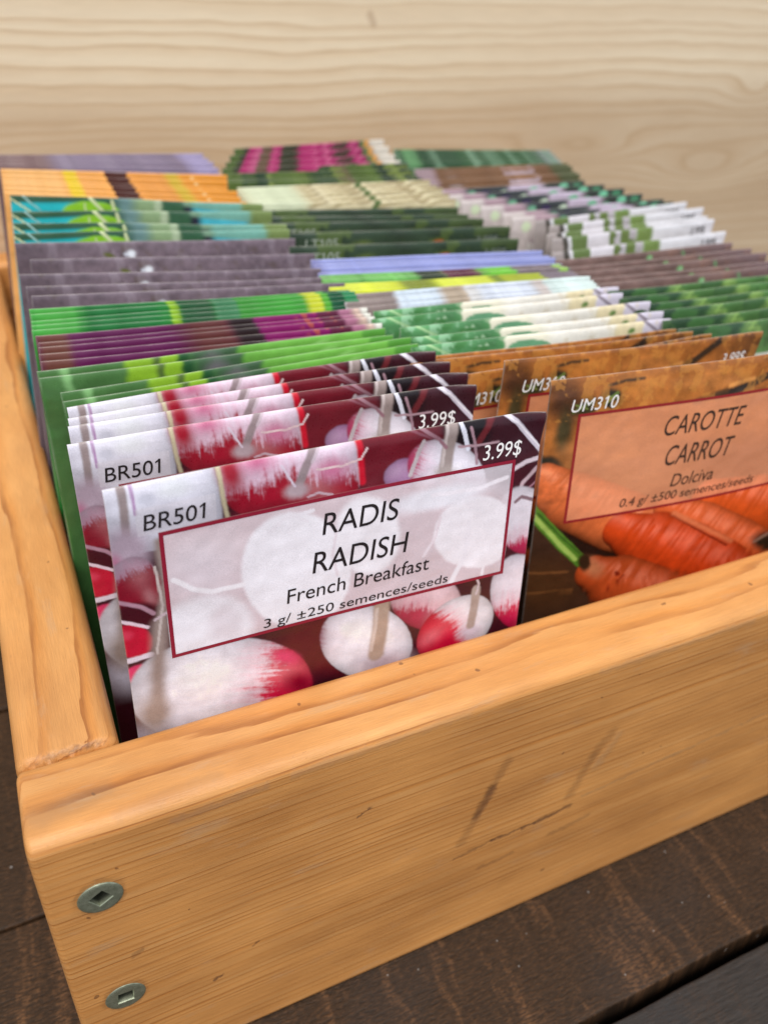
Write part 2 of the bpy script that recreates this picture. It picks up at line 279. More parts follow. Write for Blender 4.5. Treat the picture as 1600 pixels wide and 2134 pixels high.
class NT:
    def __init__(s, name):
        s.m = bpy.data.materials.new(name); s.m.use_nodes = True
        s.t = s.m.node_tree; s.b = s.t.nodes["Principled BSDF"]
    def n(s, typ, **kw):
        nd = s.t.nodes.new(typ)
        for k, v in kw.items(): setattr(nd, k, v)
        return nd
    def put(s, sock, v):
        if v is None: return
        if isinstance(v, bpy.types.NodeSocket): s.t.links.new(v, sock)
        else: sock.default_value = v
    def math(s, op, a, b=None, c=None, clamp=False):
        nd = s.n("ShaderNodeMath", operation=op, use_clamp=clamp)
        s.put(nd.inputs[0], a); s.put(nd.inputs[1], b); s.put(nd.inputs[2], c)
        return nd.outputs[0]
    def vm(s, op, a, b=None, scale=None):
        nd = s.n("ShaderNodeVectorMath", operation=op)
        s.put(nd.inputs[0], a)
        if b is not None: s.put(nd.inputs[1], b)
        if scale is not None: s.put(nd.inputs["Scale"], scale)
        return nd.outputs["Value"] if op in ("DOT_PRODUCT", "LENGTH", "DISTANCE") else nd.outputs[0]
    def noise(s, vec, scale=1.0, detail=3.0, rough=0.5, color=False):
        nd = s.n("ShaderNodeTexNoise")
        s.put(nd.inputs["Vector"], vec); nd.inputs["Scale"].default_value = scale
        nd.inputs["Detail"].default_value = detail; nd.inputs["Roughness"].default_value = rough
        return nd.outputs["Color" if color else "Fac"]
    def mr(s, v, a, b, c=0.0, d=1.0, interp='SMOOTHSTEP'):
        nd = s.n("ShaderNodeMapRange", interpolation_type=interp)
        s.put(nd.inputs[0], v)
        for i, x in enumerate((a, b, c, d)): s.put(nd.inputs[i + 1], x)
        return nd.outputs[0]
    def mix(s, f, a, b, mode='MIX'):
        nd = s.n("ShaderNodeMix", data_type='RGBA', blend_type=mode)
        s.put(nd.inputs[0], f); s.put(nd.inputs[6], a); s.put(nd.inputs[7], b)
        return nd.outputs[2]
    def ramp(s, f, stops, interp='LINEAR'):
        nd = s.n("ShaderNodeValToRGB"); cr = nd.color_ramp; cr.interpolation = interp
        while len(cr.elements) < len(stops): cr.elements.new(0.5)
        for e, (p, c) in zip(cr.elements, stops): e.position = p; e.color = c
        s.put(nd.inputs[0], f); return nd.outputs[0]
    def xyz(s, vec):
        nd = s.n("ShaderNodeSeparateXYZ"); s.put(nd.inputs[0], vec); return nd.outputs
    def comb(s, x, y, z):
        nd = s.n("ShaderNodeCombineXYZ")
        for i, v in enumerate((x, y, z)): s.put(nd.inputs[i], v)
        return nd.outputs[0]
    def capsule(s, p, a, b, w0, w1):
        """1 inside a soft stroke from a to b (vectors), 0 outside"""
        a = Vector(a); b = Vector(b); ba = b - a
        pa = s.vm('SUBTRACT', p, tuple(a))
        if ba.length > 1e-9:
            h = s.math('MULTIPLY', s.vm('DOT_PRODUCT', pa, tuple(ba)), 1.0 / ba.length_squared, clamp=True)
            q = s.vm('SUBTRACT', pa, s.vm('SCALE', tuple(ba), scale=h))
        else: q = pa
        return s.mr(s.vm('LENGTH', q), w0, w1, 1.0, 0.0)
    def bump(s, h, dist, strength=1.0, normal=None):
        nd = s.n("ShaderNodeBump"); nd.inputs["Strength"].default_value = strength
        nd.inputs["Distance"].default_value = dist
        s.put(nd.inputs["Height"], h)
        if normal is not None: s.put(nd.inputs["Normal"], normal)
        return nd.outputs[0]

# ------------------------------------------------------------------ wood
def wood(name, axis, pith, spacing, pale, mid, dark, warp=0.8, marks=(), streaks=(), contrast=1.0, rough=0.38, tone=0.26, seed=0.0, fine=0.10):
    """stained softwood: growth rings round a pith line that runs along the board (coordinates in mm)"""
    k = NT(name)
    tc = k.n("ShaderNodeTexCoord").outputs["Object"]
    p = k.vm('SCALE', tc, scale=1000.0)
    X, Y, Z = k.xyz(p)
    al, ac = (X, Y) if axis == 'X' else (Y, X)
    # rings wander slowly along the board
    wv = k.comb(k.math('MULTIPLY_ADD', al, 0.011, seed), k.math('MULTIPLY', ac, 0.06), k.math('MULTIPLY', Z, 0.05))
    w = k.math('MULTIPLY', k.math('SUBTRACT', k.noise(wv, 1.0, 2.0, 0.45), 0.5), warp * 6.0)
    wv2 = k.comb(k.math('MULTIPLY_ADD', al, 0.05, seed), k.math('MULTIPLY', ac, 0.5), k.math('MULTIPLY', Z, 0.35))
    w2 = k.math('MULTIPLY', k.math('SUBTRACT', k.noise(wv2, 1.0, 3.0, 0.55), 0.5), warp * 0.9)
    da = k.math('SUBTRACT', ac, pith[0]); dz = k.math('SUBTRACT', Z, pith[1])
    d = k.math('SQRT', k.math('ADD', k.math('MULTIPLY', da, da), k.math('MULTIPLY', dz, dz)))
    d = k.math('ADD', k.math('ADD', d, w), w2)
    # ring spacing varies from year to year
    yr = k.noise(k.comb(k.math('MULTIPLY', d, 0.09), seed, 0.0), 1.0, 3.0, 0.65)
    d = k.math('ADD', d, k.math('MULTIPLY', yr, spacing * 7.0))
    r = k.math('FRACT', k.math('DIVIDE', d, spacing))
    yr2 = k.noise(k.comb(k.math('DIVIDE', d, spacing * 1.1), 3.3 + seed, 0.0), 1.0, 1.0, 0.5)
    base = k.ramp(r, [(0.0, pale), (0.35, pale), (0.72, mid), (0.9, dark), (0.965, dark), (1.0, pale)])
    flat = k.mix(0.5, pale, mid)
    amt = k.mr(yr2, 0.35, 0.65, 0.42 * contrast, 1.0 * contrast)
    am2 = k.mr(k.noise(k.comb(k.math('MULTIPLY', al, 0.022), k.math('MULTIPLY', d, 0.30), seed), 1.0, 3.0, 0.6), 0.34, 0.62, 0.18, 1.0)
    c = k.mix(k.math('MULTIPLY', amt, am2), flat, base)
    # fibre
    fv = k.comb(k.math('MULTIPLY', al, 0.16), k.math('MULTIPLY', ac, 5.0), k.math('MULTIPLY', Z, 5.0))
    fib = k.noise(fv, 1.0, 4.0, 0.65)
    c = k.mix(1.0, c, k.ramp(fib, [(0.25, (1 - fine * 2,) * 3 + (1,)), (0.75, (1 + fine,) * 3 + (1,))]), 'MULTIPLY')
    # pores, flecks
    pv = k.comb(k.math('MULTIPLY', al, 0.9), k.math('MULTIPLY', ac, 3.0), k.math('MULTIPLY', Z, 3.0))
    por = k.mr(k.noise(pv, 1.0, 3.0, 0.6), 0.64, 0.78, 0.0, 0.5)
    c = k.mix(por, c, k.mix(0.5, dark, (0.10, 0.045, 0.02, 1)))
    # soft tone changes of the stain
    tn = k.noise(k.comb(k.math('MULTIPLY', al, 0.018), k.math('MULTIPLY', ac, 0.06), k.math('MULTIPLY', Z, 0.06)), 1.0, 3.0, 0.6)
    c = k.mix(1.0, c, k.ramp(tn, [(0.3, (1 - tone, 1 - tone * 1.2, 1 - tone * 1.3, 1)), (0.7, (1 + tone * .5, 1 + tone * .5, 1 + tone * .5, 1))]), 'MULTIPLY')
    wr = k.noise(k.comb(k.math('MULTIPLY', al, 0.05), k.math('MULTIPLY', ac, 0.22), k.math('MULTIPLY', Z, 0.16)), 1.0, 5.0, 0.7)
    c = k.mix(k.mr(wr, 0.56, 0.72, 0.0, 0.35), c, (0.50, 0.33, 0.20, 1))
    sp = k.mr(k.noise(p, 0.33, 1.0, 0.4), 0.775, 0.80, 0.0, 0.6)
    c = k.mix(sp, c, (0.10, 0.04, 0.02, 1))
    h = k.math('ADD', k.math('MULTIPLY', r, -0.02), k.math('MULTIPLY', fib, 0.9))
    if marks:
        jit = k.vm('SCALE', k.vm('SUBTRACT', k.noise(p, 0.30, 4.0, 0.7, color=True), (0.5, 0.5, 0.5)), scale=3.6)
        q = k.vm('ADD', p, jit)
        for a, b, w0, w1, strength, colr, depth in marks:
            f = k.capsule(q, a, b, w0, w1)
            fr = k.math('MULTIPLY', f, k.mr(fib, 0.2, 0.7, 0.45, 1.0))
            c = k.mix(k.math('MULTIPLY', fr, strength), c, colr)
            if depth: h = k.math('SUBTRACT', h, k.math('MULTIPLY', f, depth))
    k.put(k.b.inputs["Base Color"], c)
    k.put(k.b.inputs["Roughness"], k.mr(fib, 0.2, 0.8, rough + 0.08, rough - 0.04))
    k.b.inputs["Specular IOR Level"].default_value = 0.45
    k.put(k.b.inputs["Normal"], k.bump(h, 0.00022, 0.45))
    return k.m

PALE = (0.69, 0.350, 0.122, 1); MID = (0.63, 0.258, 0.060, 1); DARK = (0.33, 0.108, 0.022, 1)
BR = (0.085, 0.035, 0.022, 1); BR2 = (0.16, 0.07, 0.03, 1); GY = (0.20, 0.15, 0.10, 1); FADE = (0.45, 0.27, 0.14, 1)
front_marks = [
    ((98.5, 0, 66), (94.5, 0, 57), 0.2, 2.2, 0.45, BR2, 0.8), ((95.5, 0, 58), (92.0, 0, 49.5), 0.1, 2.1, 0.75, BR, 1.6), ((92.6, 0, 50), (89.0, 0, 41), 0.1, 2.4, 0.4, BR2, 0.8),
    ((128.5, 0, 62.5), (124.5, 0, 56.5), 0.4, 2.6, 0.35, BR2, 0.8), ((124.5, 0, 56), (119.5, 0, 43), 0.1, 2.3, 0.42, BR2, 0.8),
    ((131, 0, 61), (126, 0, 51.5), 0.3, 2.2, 0.35, FADE, -0.8),
    ((88.0, 0, 36.0), (98.0, 0, 37.2), 0.05, 0.75, 0.7, BR2, 0.6), ((98.0, 0, 37.2), (110.0, 0, 37.6), 0.15, 0.95, 0.9, BR, 0.9), ((110.0, 0, 37.6), (120.5, 0, 38.8), 0.15, 1.2, 0.9, BR, 0.9),
    ((124, 0, 41.0), (190, 0, 46.0), 0.0, 0.9, 0.45, GY, 0.0),
    ((95, 0, 27.5), (105, 0, 28.2), 0.2, 1.2, 0.45, BR2, 0.3), ((116, 0, 29.5), (128, 0, 31), 0.2, 1.2, 0.45, BR2, 0.3),
    ((62, 0, 66), (64, 0, 67.5), 0.1, 0.7, 0.9, BR, 0.6), ((37, 0, 34), (38.5, 0, 34.6), 0.1, 0.6, 0.9, BR, 0.6),
    ((28, 0, 26.6), (29.5, 0, 27), 0.1, 0.6, 0.9, BR, 0.6), ((13, 0, 47.5), (15, 0, 48.2), 0.2, 1.0, 0.5, BR2, 0.3),
    ((9.76, -0.5, 70.05), (9.76, 0, 70.05), 4.0, 5.6, 0.45, BR2, 1.0), ((9.76, -0.5, 34.4), (9.76, 0, 34.4), 4.0, 5.4, 0.5, BR2, 1.0),
    ((3, 6, 89), (14, 8, 89), 0.5, 3.5, 0.28, GY, 0.0), ((16, 2, 88.7), (34, 3, 89), 0.3, 2.2, 0.25, GY, 0.0),
    ((48, 0, 86), (86, 0, 86.6), 0.2, 1.5, 0.35, (0.42, 0.25, 0.14, 1), -0.5), ((120, 0, 86), (165, 0, 86), 0.2, 1.4, 0.35, (0.45, 0.27, 0.15, 1), -0.5),
    ((25, 0, 84.5), (42, 0, 85.5), 0.2, 1.6, 0.4, (0.33, 0.19, 0.12, 1), -0.5),
]
M_front = wood("front_board_wood", 'X', (34.0, -44.0), 1.6, PALE, MID, DARK, warp=0.45, contrast=0.9, marks=front_marks, seed=1.0)
M_side = wood("side_board_wood", 'Y', (44.0, -10.0), 2.6, PALE, MID, DARK, warp=0.7, contrast=0.75, seed=5.0,
              marks=[((0, 19.3, 89), (19, 19.3, 89), 0.2, 1.5, 0.75, BR, 0.0)])
M_back = wood("crate_wood", 'X', (5.0, -60.0), 1.8, PALE, MID, DARK, warp=1.0, seed=9.0)

# pale panel: broad wavy rings with knots that close into loops
def pale_wood():
    k = NT("pale_panel_wood")
    p = k.vm('SCALE', k.n("ShaderNodeTexCoord").outputs["Object"], scale=1000.0)
    X, Y, Z = k.xyz(p)
    w = k.math('MULTIPLY', k.math('SUBTRACT', k.noise(k.comb(k.math('MULTIPLY', X, 0.004), 2.0, k.math('MULTIPLY', Z, 0.012)), 1.0, 2.0, 0.5), 0.5), 16.0)
    w2 = k.math('MULTIPLY', k.math('SUBTRACT', k.noise(k.comb(k.math('MULTIPLY', X, 0.02), 7.0, k.math('MULTIPLY', Z, 0.10)), 1.0, 2.0, 0.5), 0.5), 5.0)
    d = k.math('ADD', k.math('ADD', Z, w), w2)
    for (cx, cz, sx, sz, amp) in ((352, 120, 52, 11, 20.0), (458, 104, 46, 12, 22.0), (487, 150, 24, 10, 10.0), (95, 128, 70, 14, -8.0)):
        q = k.comb(k.math('DIVIDE', k.math('SUBTRACT', X, cx), sx), 0.0, k.math('DIVIDE', k.math('SUBTRACT', Z, cz), sz))
        g = k.math('EXPONENT', k.math('MULTIPLY', k.vm('DOT_PRODUCT', q, q), -1.0))
        d = k.math('ADD', d, k.math('MULTIPLY', g, amp))
    yr = k.noise(k.comb(k.math('MULTIPLY', d, 0.06), 0.0, 0.0), 1.0, 2.0, 0.6)
    d2 = k.math('ADD', d, k.math('MULTIPLY', yr, 14.0))
    r = k.math('FRACT', k.math('DIVIDE', d2, 7.0))
    pale, mid, dark = (0.86, 0.735, 0.55, 1), (0.77, 0.61, 0.42, 1), (0.61, 0.45, 0.28, 1)
    c = k.ramp(r, [(0.0, pale), (0.3, pale), (0.7, mid), (0.86, dark), (0.94, mid), (1.0, pale)])
    tn = k.noise(k.comb(k.math('MULTIPLY', X, 0.004), 0.0, k.math('MULTIPLY', d, 0.03)), 1.0, 3.0, 0.6)
    c = k.mix(k.mr(tn, 0.35, 0.7, 0.15, 0.6), c, (0.73, 0.575, 0.40, 1))
    low_shade = k.mr(Z, 138.0, 172.0, 0.75, 0.0)   # contact shade just above the packets, painted into the panel colour
    c = k.mix(k.math('MULTIPLY', low_shade, k.mr(tn, 0.2, 0.8, 0.6, 1.0)), c, (0.50, 0.345, 0.21, 1))
    fib = k.noise(k.comb(k.math('MULTIPLY', X, 0.06), 0.0, k.math('MULTIPLY', Z, 2.2)), 1.0, 4.0, 0.65)
    c = k.mix(1.0, c, k.ramp(fib, [(0.25, (0.88, 0.87, 0.86, 1)), (0.75, (1.04, 1.04, 1.04, 1))]), 'MULTIPLY')
    sp = k.capsule(p, (214, 345, 190), (216, 345, 186), 0.6, 3.2)
    c = k.mix(k.math('MULTIPLY', sp, 0.45), c, (0.34, 0.2, 0.11, 1))
    k.put(k.b.inputs["Base Color"], c)
    k.b.inputs["Roughness"].default_value = 0.55
    k.b.inputs["Specular IOR Level"].default_value = 0.25
    k.put(k.b.inputs["Normal"], k.bump(fib, 0.0003, 0.3))
    return k.m

def dark_plank(name, tone, streak, grey):
    k = NT(name)
    p = k.vm('SCALE', k.n("ShaderNodeTexCoord").outputs["Object"], scale=1000.0)
    X, Y, Z = k.xyz(p)
    wob = k.math('MULTIPLY', k.math('SUBTRACT', k.noise(k.vm('SCALE', p, scale=0.05), 1.0, 2.0, 0.5), 0.5), 7.0)
    xs = k.math('ADD', X, wob)
    s1 = k.noise(k.comb(k.math('MULTIPLY', xs, 0.16), k.math('MULTIPLY', Y, 0.012), 0.0), 1.0, 3.0, 0.6)
    s2 = k.noise(k.comb(k.math('MULTIPLY', X, 0.5), k.math('MULTIPLY', Y, 1.6), 0.0), 1.0, 5.0, 0.72)
    g = k.noise(k.comb(k.math('MULTIPLY', X, 0.12), k.math('MULTIPLY', Y, 1.3), 4.0), 1.0, 4.0, 0.65)
    f = k.math('MULTIPLY', k.mr(s1, 0.50, 0.68, 0.0, 1.0), k.mr(s2, 0.40, 0.62, 0.1, 1.0))
    f = k.math('ADD', k.math('MULTIPLY', f, streak), k.math('MULTIPLY', k.mr(s2, 0.44, 0.70, 0.0, 1.0), streak * 0.55))
    c = k.mix(k.mr(g, 0.3, 0.7), tuple(v * 0.7 for v in tone) + (1,), tuple(v * 1.35 for v in tone) + (1,))
    c = k.mix(f, c, (0.15, 0.072, 0.032, 1))
    patch = k.noise(k.vm('SCALE', p, scale=0.022), 1.0, 3.0, 0.6)
    c = k.mix(k.mr(patch, 0.48, 0.7, 0.0, grey), c, (0.030, 0.031, 0.034, 1))
    dust = k.mr(k.noise(p, 0.62, 0.0, 0.0), 0.86, 0.872, 0.0, 0.4)
    c = k.mix(dust, c, (0.5, 0.5, 0.5, 1))
    k.put(k.b.inputs["Base Color"], c)
    k.put(k.b.inputs["Roughness"], k.mr(s2, 0.3, 0.7, 0.42, 0.6))
    k.b.inputs["Specular IOR Level"].default_value = 0.22
    hh = k.math('ADD', k.math('MULTIPLY', s2, 0.6), k.math('ADD', k.math('MULTIPLY', s1, 0.5), k.math('MULTIPLY', g, 0.5)))
    k.put(k.b.inputs["Normal"], k.bump(hh, 0.0006, 0.7))
    return k.m

# ------------------------------------------------------------------ the setting: dark plank floor
def plank_strip(x0, x1, y0, y1, seed, z=0.0, thick=18.0, edge=0.5):
    rnd = np.random.default_rng(seed)
    n = 261
    xs = np.linspace(x0, x1, n)
    def rough():
        a = rnd.standard_normal(n); b = np.convolve(rnd.standard_normal(n), np.ones(9) / 3, 'same')
        return (a * 0.25 + b * 0.5) * edge * 0.5
    ya, yb = y0 + rough(), y1 + rough()
    # cross-section: down the front edge, round over, across, down the back edge
    prof = [(-1, 0.0, -thick), (-1, 0.0, -1.0), (-1, 0.1, -0.25), (-1, 0.4, -0.03), (-1, 0.9, 0.0), (1, -0.9, 0.0), (1, -0.4, -0.03), (1, -0.1, -0.25), (1, 0.0, -1.0), (1, 0.0, -thick)]
    V = []
    for s, dy, dz in prof:
        yy = (ya if s < 0 else yb) + dy
        V.append(np.stack([xs, yy, np.full(n, z + dz)], 1))
    V = np.concatenate(V); Q = []
    m = len(prof)
    for j in range(m):
        jn = (j + 1) % m
        for i in range(n - 1): Q.append((j * n + i, j * n + i + 1, jn * n + i + 1, jn * n + i))
    return V, Q

Vs, Qs, Ms, off = [], [], [], 0
edges = [-402, -320, -238, -156, -112.2, -31.8, 48.4, 129, 210, 291, 372, 453]
edges = [-433, -353, -273, -193, -113, -33.4, 48.4, 129, 210, 291, 372, 453]
gap = {-33.4: 3.6, 48.4: 0.9}
for i in range(len(edges) - 1):
    a = edges[i] + gap.get(edges[i], 2.0) / 2; b = edges[i + 1] - gap.get(edges[i + 1], 2.0) / 2
    V, Q = plank_strip(-700, 1100, a, b, i + 1)
    Vs.append(V * MM); Qs += [tuple(q + off for q in qq) for qq in Q]; off += len(V)
    Ms += [1 if edges[i] < -40 else 0] * len(Q)
Vb = np.array([(-700, -440, -19), (1100, -440, -19), (1100, 460, -19), (-700, 460, -19)]) * MM
Vs.append(Vb); Qs.append((off, off + 1, off + 2, off + 3)); Ms.append(0)
floor = new_obj("floor", mesh_from("floor", np.concatenate(Vs), Qs, True, Ms), None,
                (dark_plank("dark_stained_planks", (0.030, 0.0165, 0.0088), 0.72, 0.18), dark_plank("black_stained_plank", (0.032, 0.028, 0.026), 0.14, 0.7)))
tag(floor, "dark brown stained floor planks with narrow gaps under the crate", "floor", kind="structure")

# ------------------------------------------------------------------ boards with rounded edges
def bar(axis, c0, c1, z0, z1, a0, a1, r=(4.0, 4.0, 1.2, 1.2), end=(1.2, 1.2), ragged=0.0, seed=0, na=60):
    """r = corner radii (low c / top, high c / top, high c / bottom, low c / bottom)"""
    rnd = np.random.default_rng(seed)
    prof = []
    def arc(cc, cz, rad, t0, t1):
        for t in np.linspace(t0, t1, 9): prof.append((cc + rad * math.cos(t), cz + rad * math.sin(t)))
    P2 = math.pi / 2
    arc(c0 + r[0], z1 - r[0], r[0], math.pi, P2)
    for t in np.linspace(0, 1, 26)[1:-1]:
        prof.append((c0 + r[0] + (c1 - c0 - r[0] - r[1]) * t, z1))
    arc(c1 - r[1], z1 - r[1], r[1], P2, 0)
    prof.append((c1, z1 - r[1] - 0.6)); prof.append((c1, z0 + r[2] + 0.6))
    arc(c1 - r[2], z0 + r[2], r[2], 0, -P2)
    prof.append((c1 - r[2] - 0.6, z0)); prof.append((c0 + r[3] + 0.6, z0))
    arc(c0 + r[3], z0 + r[3], r[3], -P2, -math.pi)
    prof.append((c0, z0 + r[3] + 0.6)); prof.append((c0, z1 - r[0] - 0.6))
    prof = np.array(prof); m = len(prof)
    cen = np.array([(c0 + c1) / 2, (z0 + z1) / 2])
    rings = []
    def ring(a, inset, jit=0.0):
        q = prof.copy()
        h = np.array([(c1 - c0) / 2, (z1 - z0) / 2])
        q = cen + (q - cen) * (1 - inset / h)
        if jit:
            j = np.abs(rnd.standard_normal(m)) * jit
            q = q - (q - cen) / np.linalg.norm(q - cen, axis=1)[:, None] * j[:, None] * (q[:, 1] > z1 - 6)[:, None]
        av = np.full(m, a)
        rings.append(np.column_stack([av, q[:, 0], q[:, 1]]))
    e0, e1 = end
    if ragged:
        rings_a = [(a0, 1.5, 0.5), (a0 + 0.25, 0.9, 0.5), (a0 + 0.6, 0.45, 0.4), (a0 + 1.0, 0.15, 0.25), (a0 + 1.5, 0.03, 0.12), (a0 + 2.2, 0, 0)]
    else:
        rings_a = [(a0 + e0 * (1 - math.sin(t)), e0 * (1 - math.cos(t)), 0) for t in np.linspace(P2, 0, 6)]
    for a, i, j in rings_a: ring(a, i, j * ragged)
    last = rings_a[-1][0]
    for a in np.linspace(last, a1 - e1, na)[1:]: ring(a, 0)
    for t in np.linspace(0, P2, 6)[1:]: ring(a1 - e1 + e1 * math.sin(t), e1 * (1 - math.cos(t)))
    V = np.concatenate(rings); n = len(rings)
    Q = []
    for i in range(n - 1):
        for j in range(m):
            jn = (j + 1) % m
            Q.append((i * m + j, (i + 1) * m + j, (i + 1) * m + jn, i * m + jn))
    V = list(map(tuple, V)); s0 = len(V)
    V.append((rings[0][0, 0], *cen)); V.append((rings[-1][0, 0], *cen))
    tri = []
    for j in range(m):
        jn = (j + 1) % m
        tri.append((s0, j, jn)); tri.append((s0 + 1, (n - 1) * m + jn, (n - 1) * m + j))
    V = np.array(V)
    if axis == 'Y': V = V[:, [1, 0, 2]]
    me = bpy.data.meshes.new("board")
    F = [tuple(f) for f in Q + tri]
    if axis == 'Y': pass
    else: F = [tuple(reversed(f)) for f in F]
    me.from_pydata([tuple(v * MM) for v in V], [], F)
    me.polygons.foreach_set("use_smooth", np.full(len(me.polygons), True))
    import bmesh
    bm = bmesh.new(); bm.from_mesh(me); bmesh.ops.recalc_face_normals(bm, faces=bm.faces); bm.to_mesh(me); bm.free()
    return me

BX = 311.0   # crate width
BD = 345.0   # crate depth
crate = empty("wooden_crate", (0, 0, 0))
tag(crate, "open orange-brown pine crate filled with seed packets, standing on dark planks", "crate")
def drilled(me, spots, rad=3.4, depth=2.6):
    """countersunk holes for the screw heads"""
    import bmesh
    ob = bpy.data.objects.new("board_blank", me); col.objects.link(ob)
    cut = []
    for x, z in spots:
        bm = bmesh.new()
        bmesh.ops.create_cone(bm, cap_ends=True, segments=40, radius1=rad * MM, radius2=rad * MM, depth=2 * depth * MM)
        cm = bpy.data.meshes.new("drill"); bm.to_mesh(cm); bm.free()
        c = bpy.data.objects.new("drill", cm); col.objects.link(c)
        c.matrix_world = Matrix.Translation((x * MM, 0, z * MM)) @ Matrix.Rotation(math.pi / 2, 4, 'X')
        md = ob.modifiers.new("hole", 'BOOLEAN'); md.operation = 'DIFFERENCE'; md.object = c; md.solver = 'EXACT'
        cut.append(c)
    dg = bpy.context.evaluated_depsgraph_get(); dg.update()
    res = bpy.data.meshes.new_from_object(ob.evaluated_get(dg))
    for c in cut: bpy.data.objects.remove(c)
    bpy.data.objects.remove(ob)
    res.materials.clear()
    for pl in res.polygons:
        if abs(pl.normal.y) > 0.9995: pl.use_smooth = False
    return res
new_obj("front_board", drilled(bar('X', 0, 19, 0, 89, 0, BX, r=(3.2, 2.4, 1.5, 2.0), end=(1.4, 1.4)), ((9.76, 70.05), (9.76, 34.4))), crate, (M_front,))["label"] = "front board with dents and two screws at its left end"
new_obj("side_board", bar('Y', 0, 19, 0, 89, 19.25, BD - 19.2, r=(3.2, 3.6, 1.5, 1.5), ragged=1.0, seed=4), crate, (M_side,))
sb2 = new_obj("side_board", bar('Y', BX - 19, BX, 0, 89, 19.25, BD - 19.2, r=(3.2, 3.2, 1.5, 1.5), ragged=0.6, seed=6), crate, (M_side,))
new_obj("back_board", bar('X', BD - 19, BD, 0, 89, 0, BX, r=(3, 3, 1.5, 1.5)), crate, (M_back,))
def box(x0, x1, y0, y1, z0, z1):
    V = np.array([(x, y, z) for z in (z0, z1) for y in (y0, y1) for x in (x0, x1)]) * MM
    return mesh_from("box", V, [(0, 2, 3, 1), (4, 5, 7, 6), (0, 1, 5, 4), (2, 6, 7, 3), (0, 4, 6, 2), (1, 3, 7, 5)], False)
new_obj("bottom_panel", box(19.1, BX - 19.1, 19.1, BD - 19.1, 0.5, 3.2), crate, (M_back,))

# screws: flat head with a bevelled rim and a square recess
def screw_mesh(rot):
    R = 4.15; N = 48; V = []; Q = []
    def ringv(rad, y): 
        s = len(V)
        for i in range(N):
            t = 2 * math.pi * i / N; V.append((rad * math.cos(t), y, rad * math.sin(t)))
        return s
    def sq(half, y, rt):
        s = len(V)
        for i in range(N):
            t = 2 * math.pi * i / N + math.pi / 4
            x, z = math.cos(t), math.sin(t); mx = max(abs(x), abs(z)); x, z = x / mx * half, z / mx * half
            c, q = math.cos(rt), math.sin(rt); V.append((x * c - z * q, y, x * q + z * c))
        return s
    rt = rot
    # start square samples at the matching angle
    rs = [ringv(R - 0.15, 0.8), ringv(R, 0.0), ringv(R, -0.08), ringv(R - 0.16, -0.24), ringv(R - 0.5, -0.34), ringv(R - 0.7, -0.36), ringv(2.6, -0.36)]
    a = int(round((rot + math.pi / 4) / (2 * math.pi) * N))
    rs += [sq(1.66, -0.36, rt), sq(1.52, -0.18, rt), sq(1.22, 1.9, rt)]
    for k in range(len(rs) - 1):
        sh = a if k == 6 else 0
        for i in range(N):
            j = (i + 1) % N
            Q.append((rs[k] + (i + sh) % N, rs[k + 1] + i, rs[k + 1] + j, rs[k] + (j + sh) % N))
    s = len(V); V.append((0, 2.0, 0)); b0 = rs[-1]
    me = bpy.data.meshes.new("screw")
    F = Q + [(b0 + i, s, b0 + (i + 1) % N) for i in range(N)]
    me.from_pydata([tuple(np.array(v) * MM) for v in V], [], F)
    import bmesh
    bm = bmesh.new(); bm.from_mesh(me); bmesh.ops.recalc_face_normals(bm, faces=bm.faces); 
    bm.to_mesh(me); bm.free()
    return me
def metal():
    k = NT("zinc_screw_metal")
    p = k.vm('SCALE', k.n("ShaderNodeTexCoord").outputs["Object"], scale=1000.0)
    n1 = k.noise(p, 0.9, 4.0, 0.6)
    n2 = k.noise(p, 7.0, 3.0, 0.6)
    c = k.ramp(n1, [(0.3, (0.27, 0.30, 0.21, 1)), (0.7, (0.45, 0.48, 0.36, 1))])
    c = k.mix(k.mr(n2, 0.55, 0.75, 0.0, 0.4), c, (0.10, 0.10, 0.06, 1))
    # colour gets darker with depth into the recess
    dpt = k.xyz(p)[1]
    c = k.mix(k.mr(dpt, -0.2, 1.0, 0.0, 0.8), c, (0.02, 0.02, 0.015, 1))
    k.put(k.b.inputs["Base Color"], c)
    k.b.inputs["Metallic"].default_value = 0.75
    k.put(k.b.inputs["Roughness"], k.mr(n2, 0.3, 0.7, 0.26, 0.44))
    k.put(k.b.inputs["Normal"], k.bump(n2, 0.0001, 0.25))
    return k.m
M_metal = metal()
for x, y, z, rot, lb in ((9.76, 0.0, 70.05, math.radians(33), "upper screw with its square recess turned diagonally"), (9.76, 0.12, 34.40, math.radians(-4), "lower screw with its square recess level")):
    s = new_obj("screw", screw_mesh(rot), crate, (M_metal,))
    s.location = (x * MM, y * MM, z * MM); s["label"] = lb

panel = new_obj("wooden_wall", mesh_from("panel", np.array([(x, y, z) for z in (0.3, 420) for y in (346, 365) for x in (-420, 900)]) * MM,
    [(0, 2, 3, 1), (4, 5, 7, 6), (0, 1, 5, 4), (2, 6, 7, 3), (0, 4, 6, 2), (1, 3, 7, 5)], False), None, (pale_wood(),))
tag(panel, "tall pale beige wooden panel with wavy grain standing behind the crate", "wall")

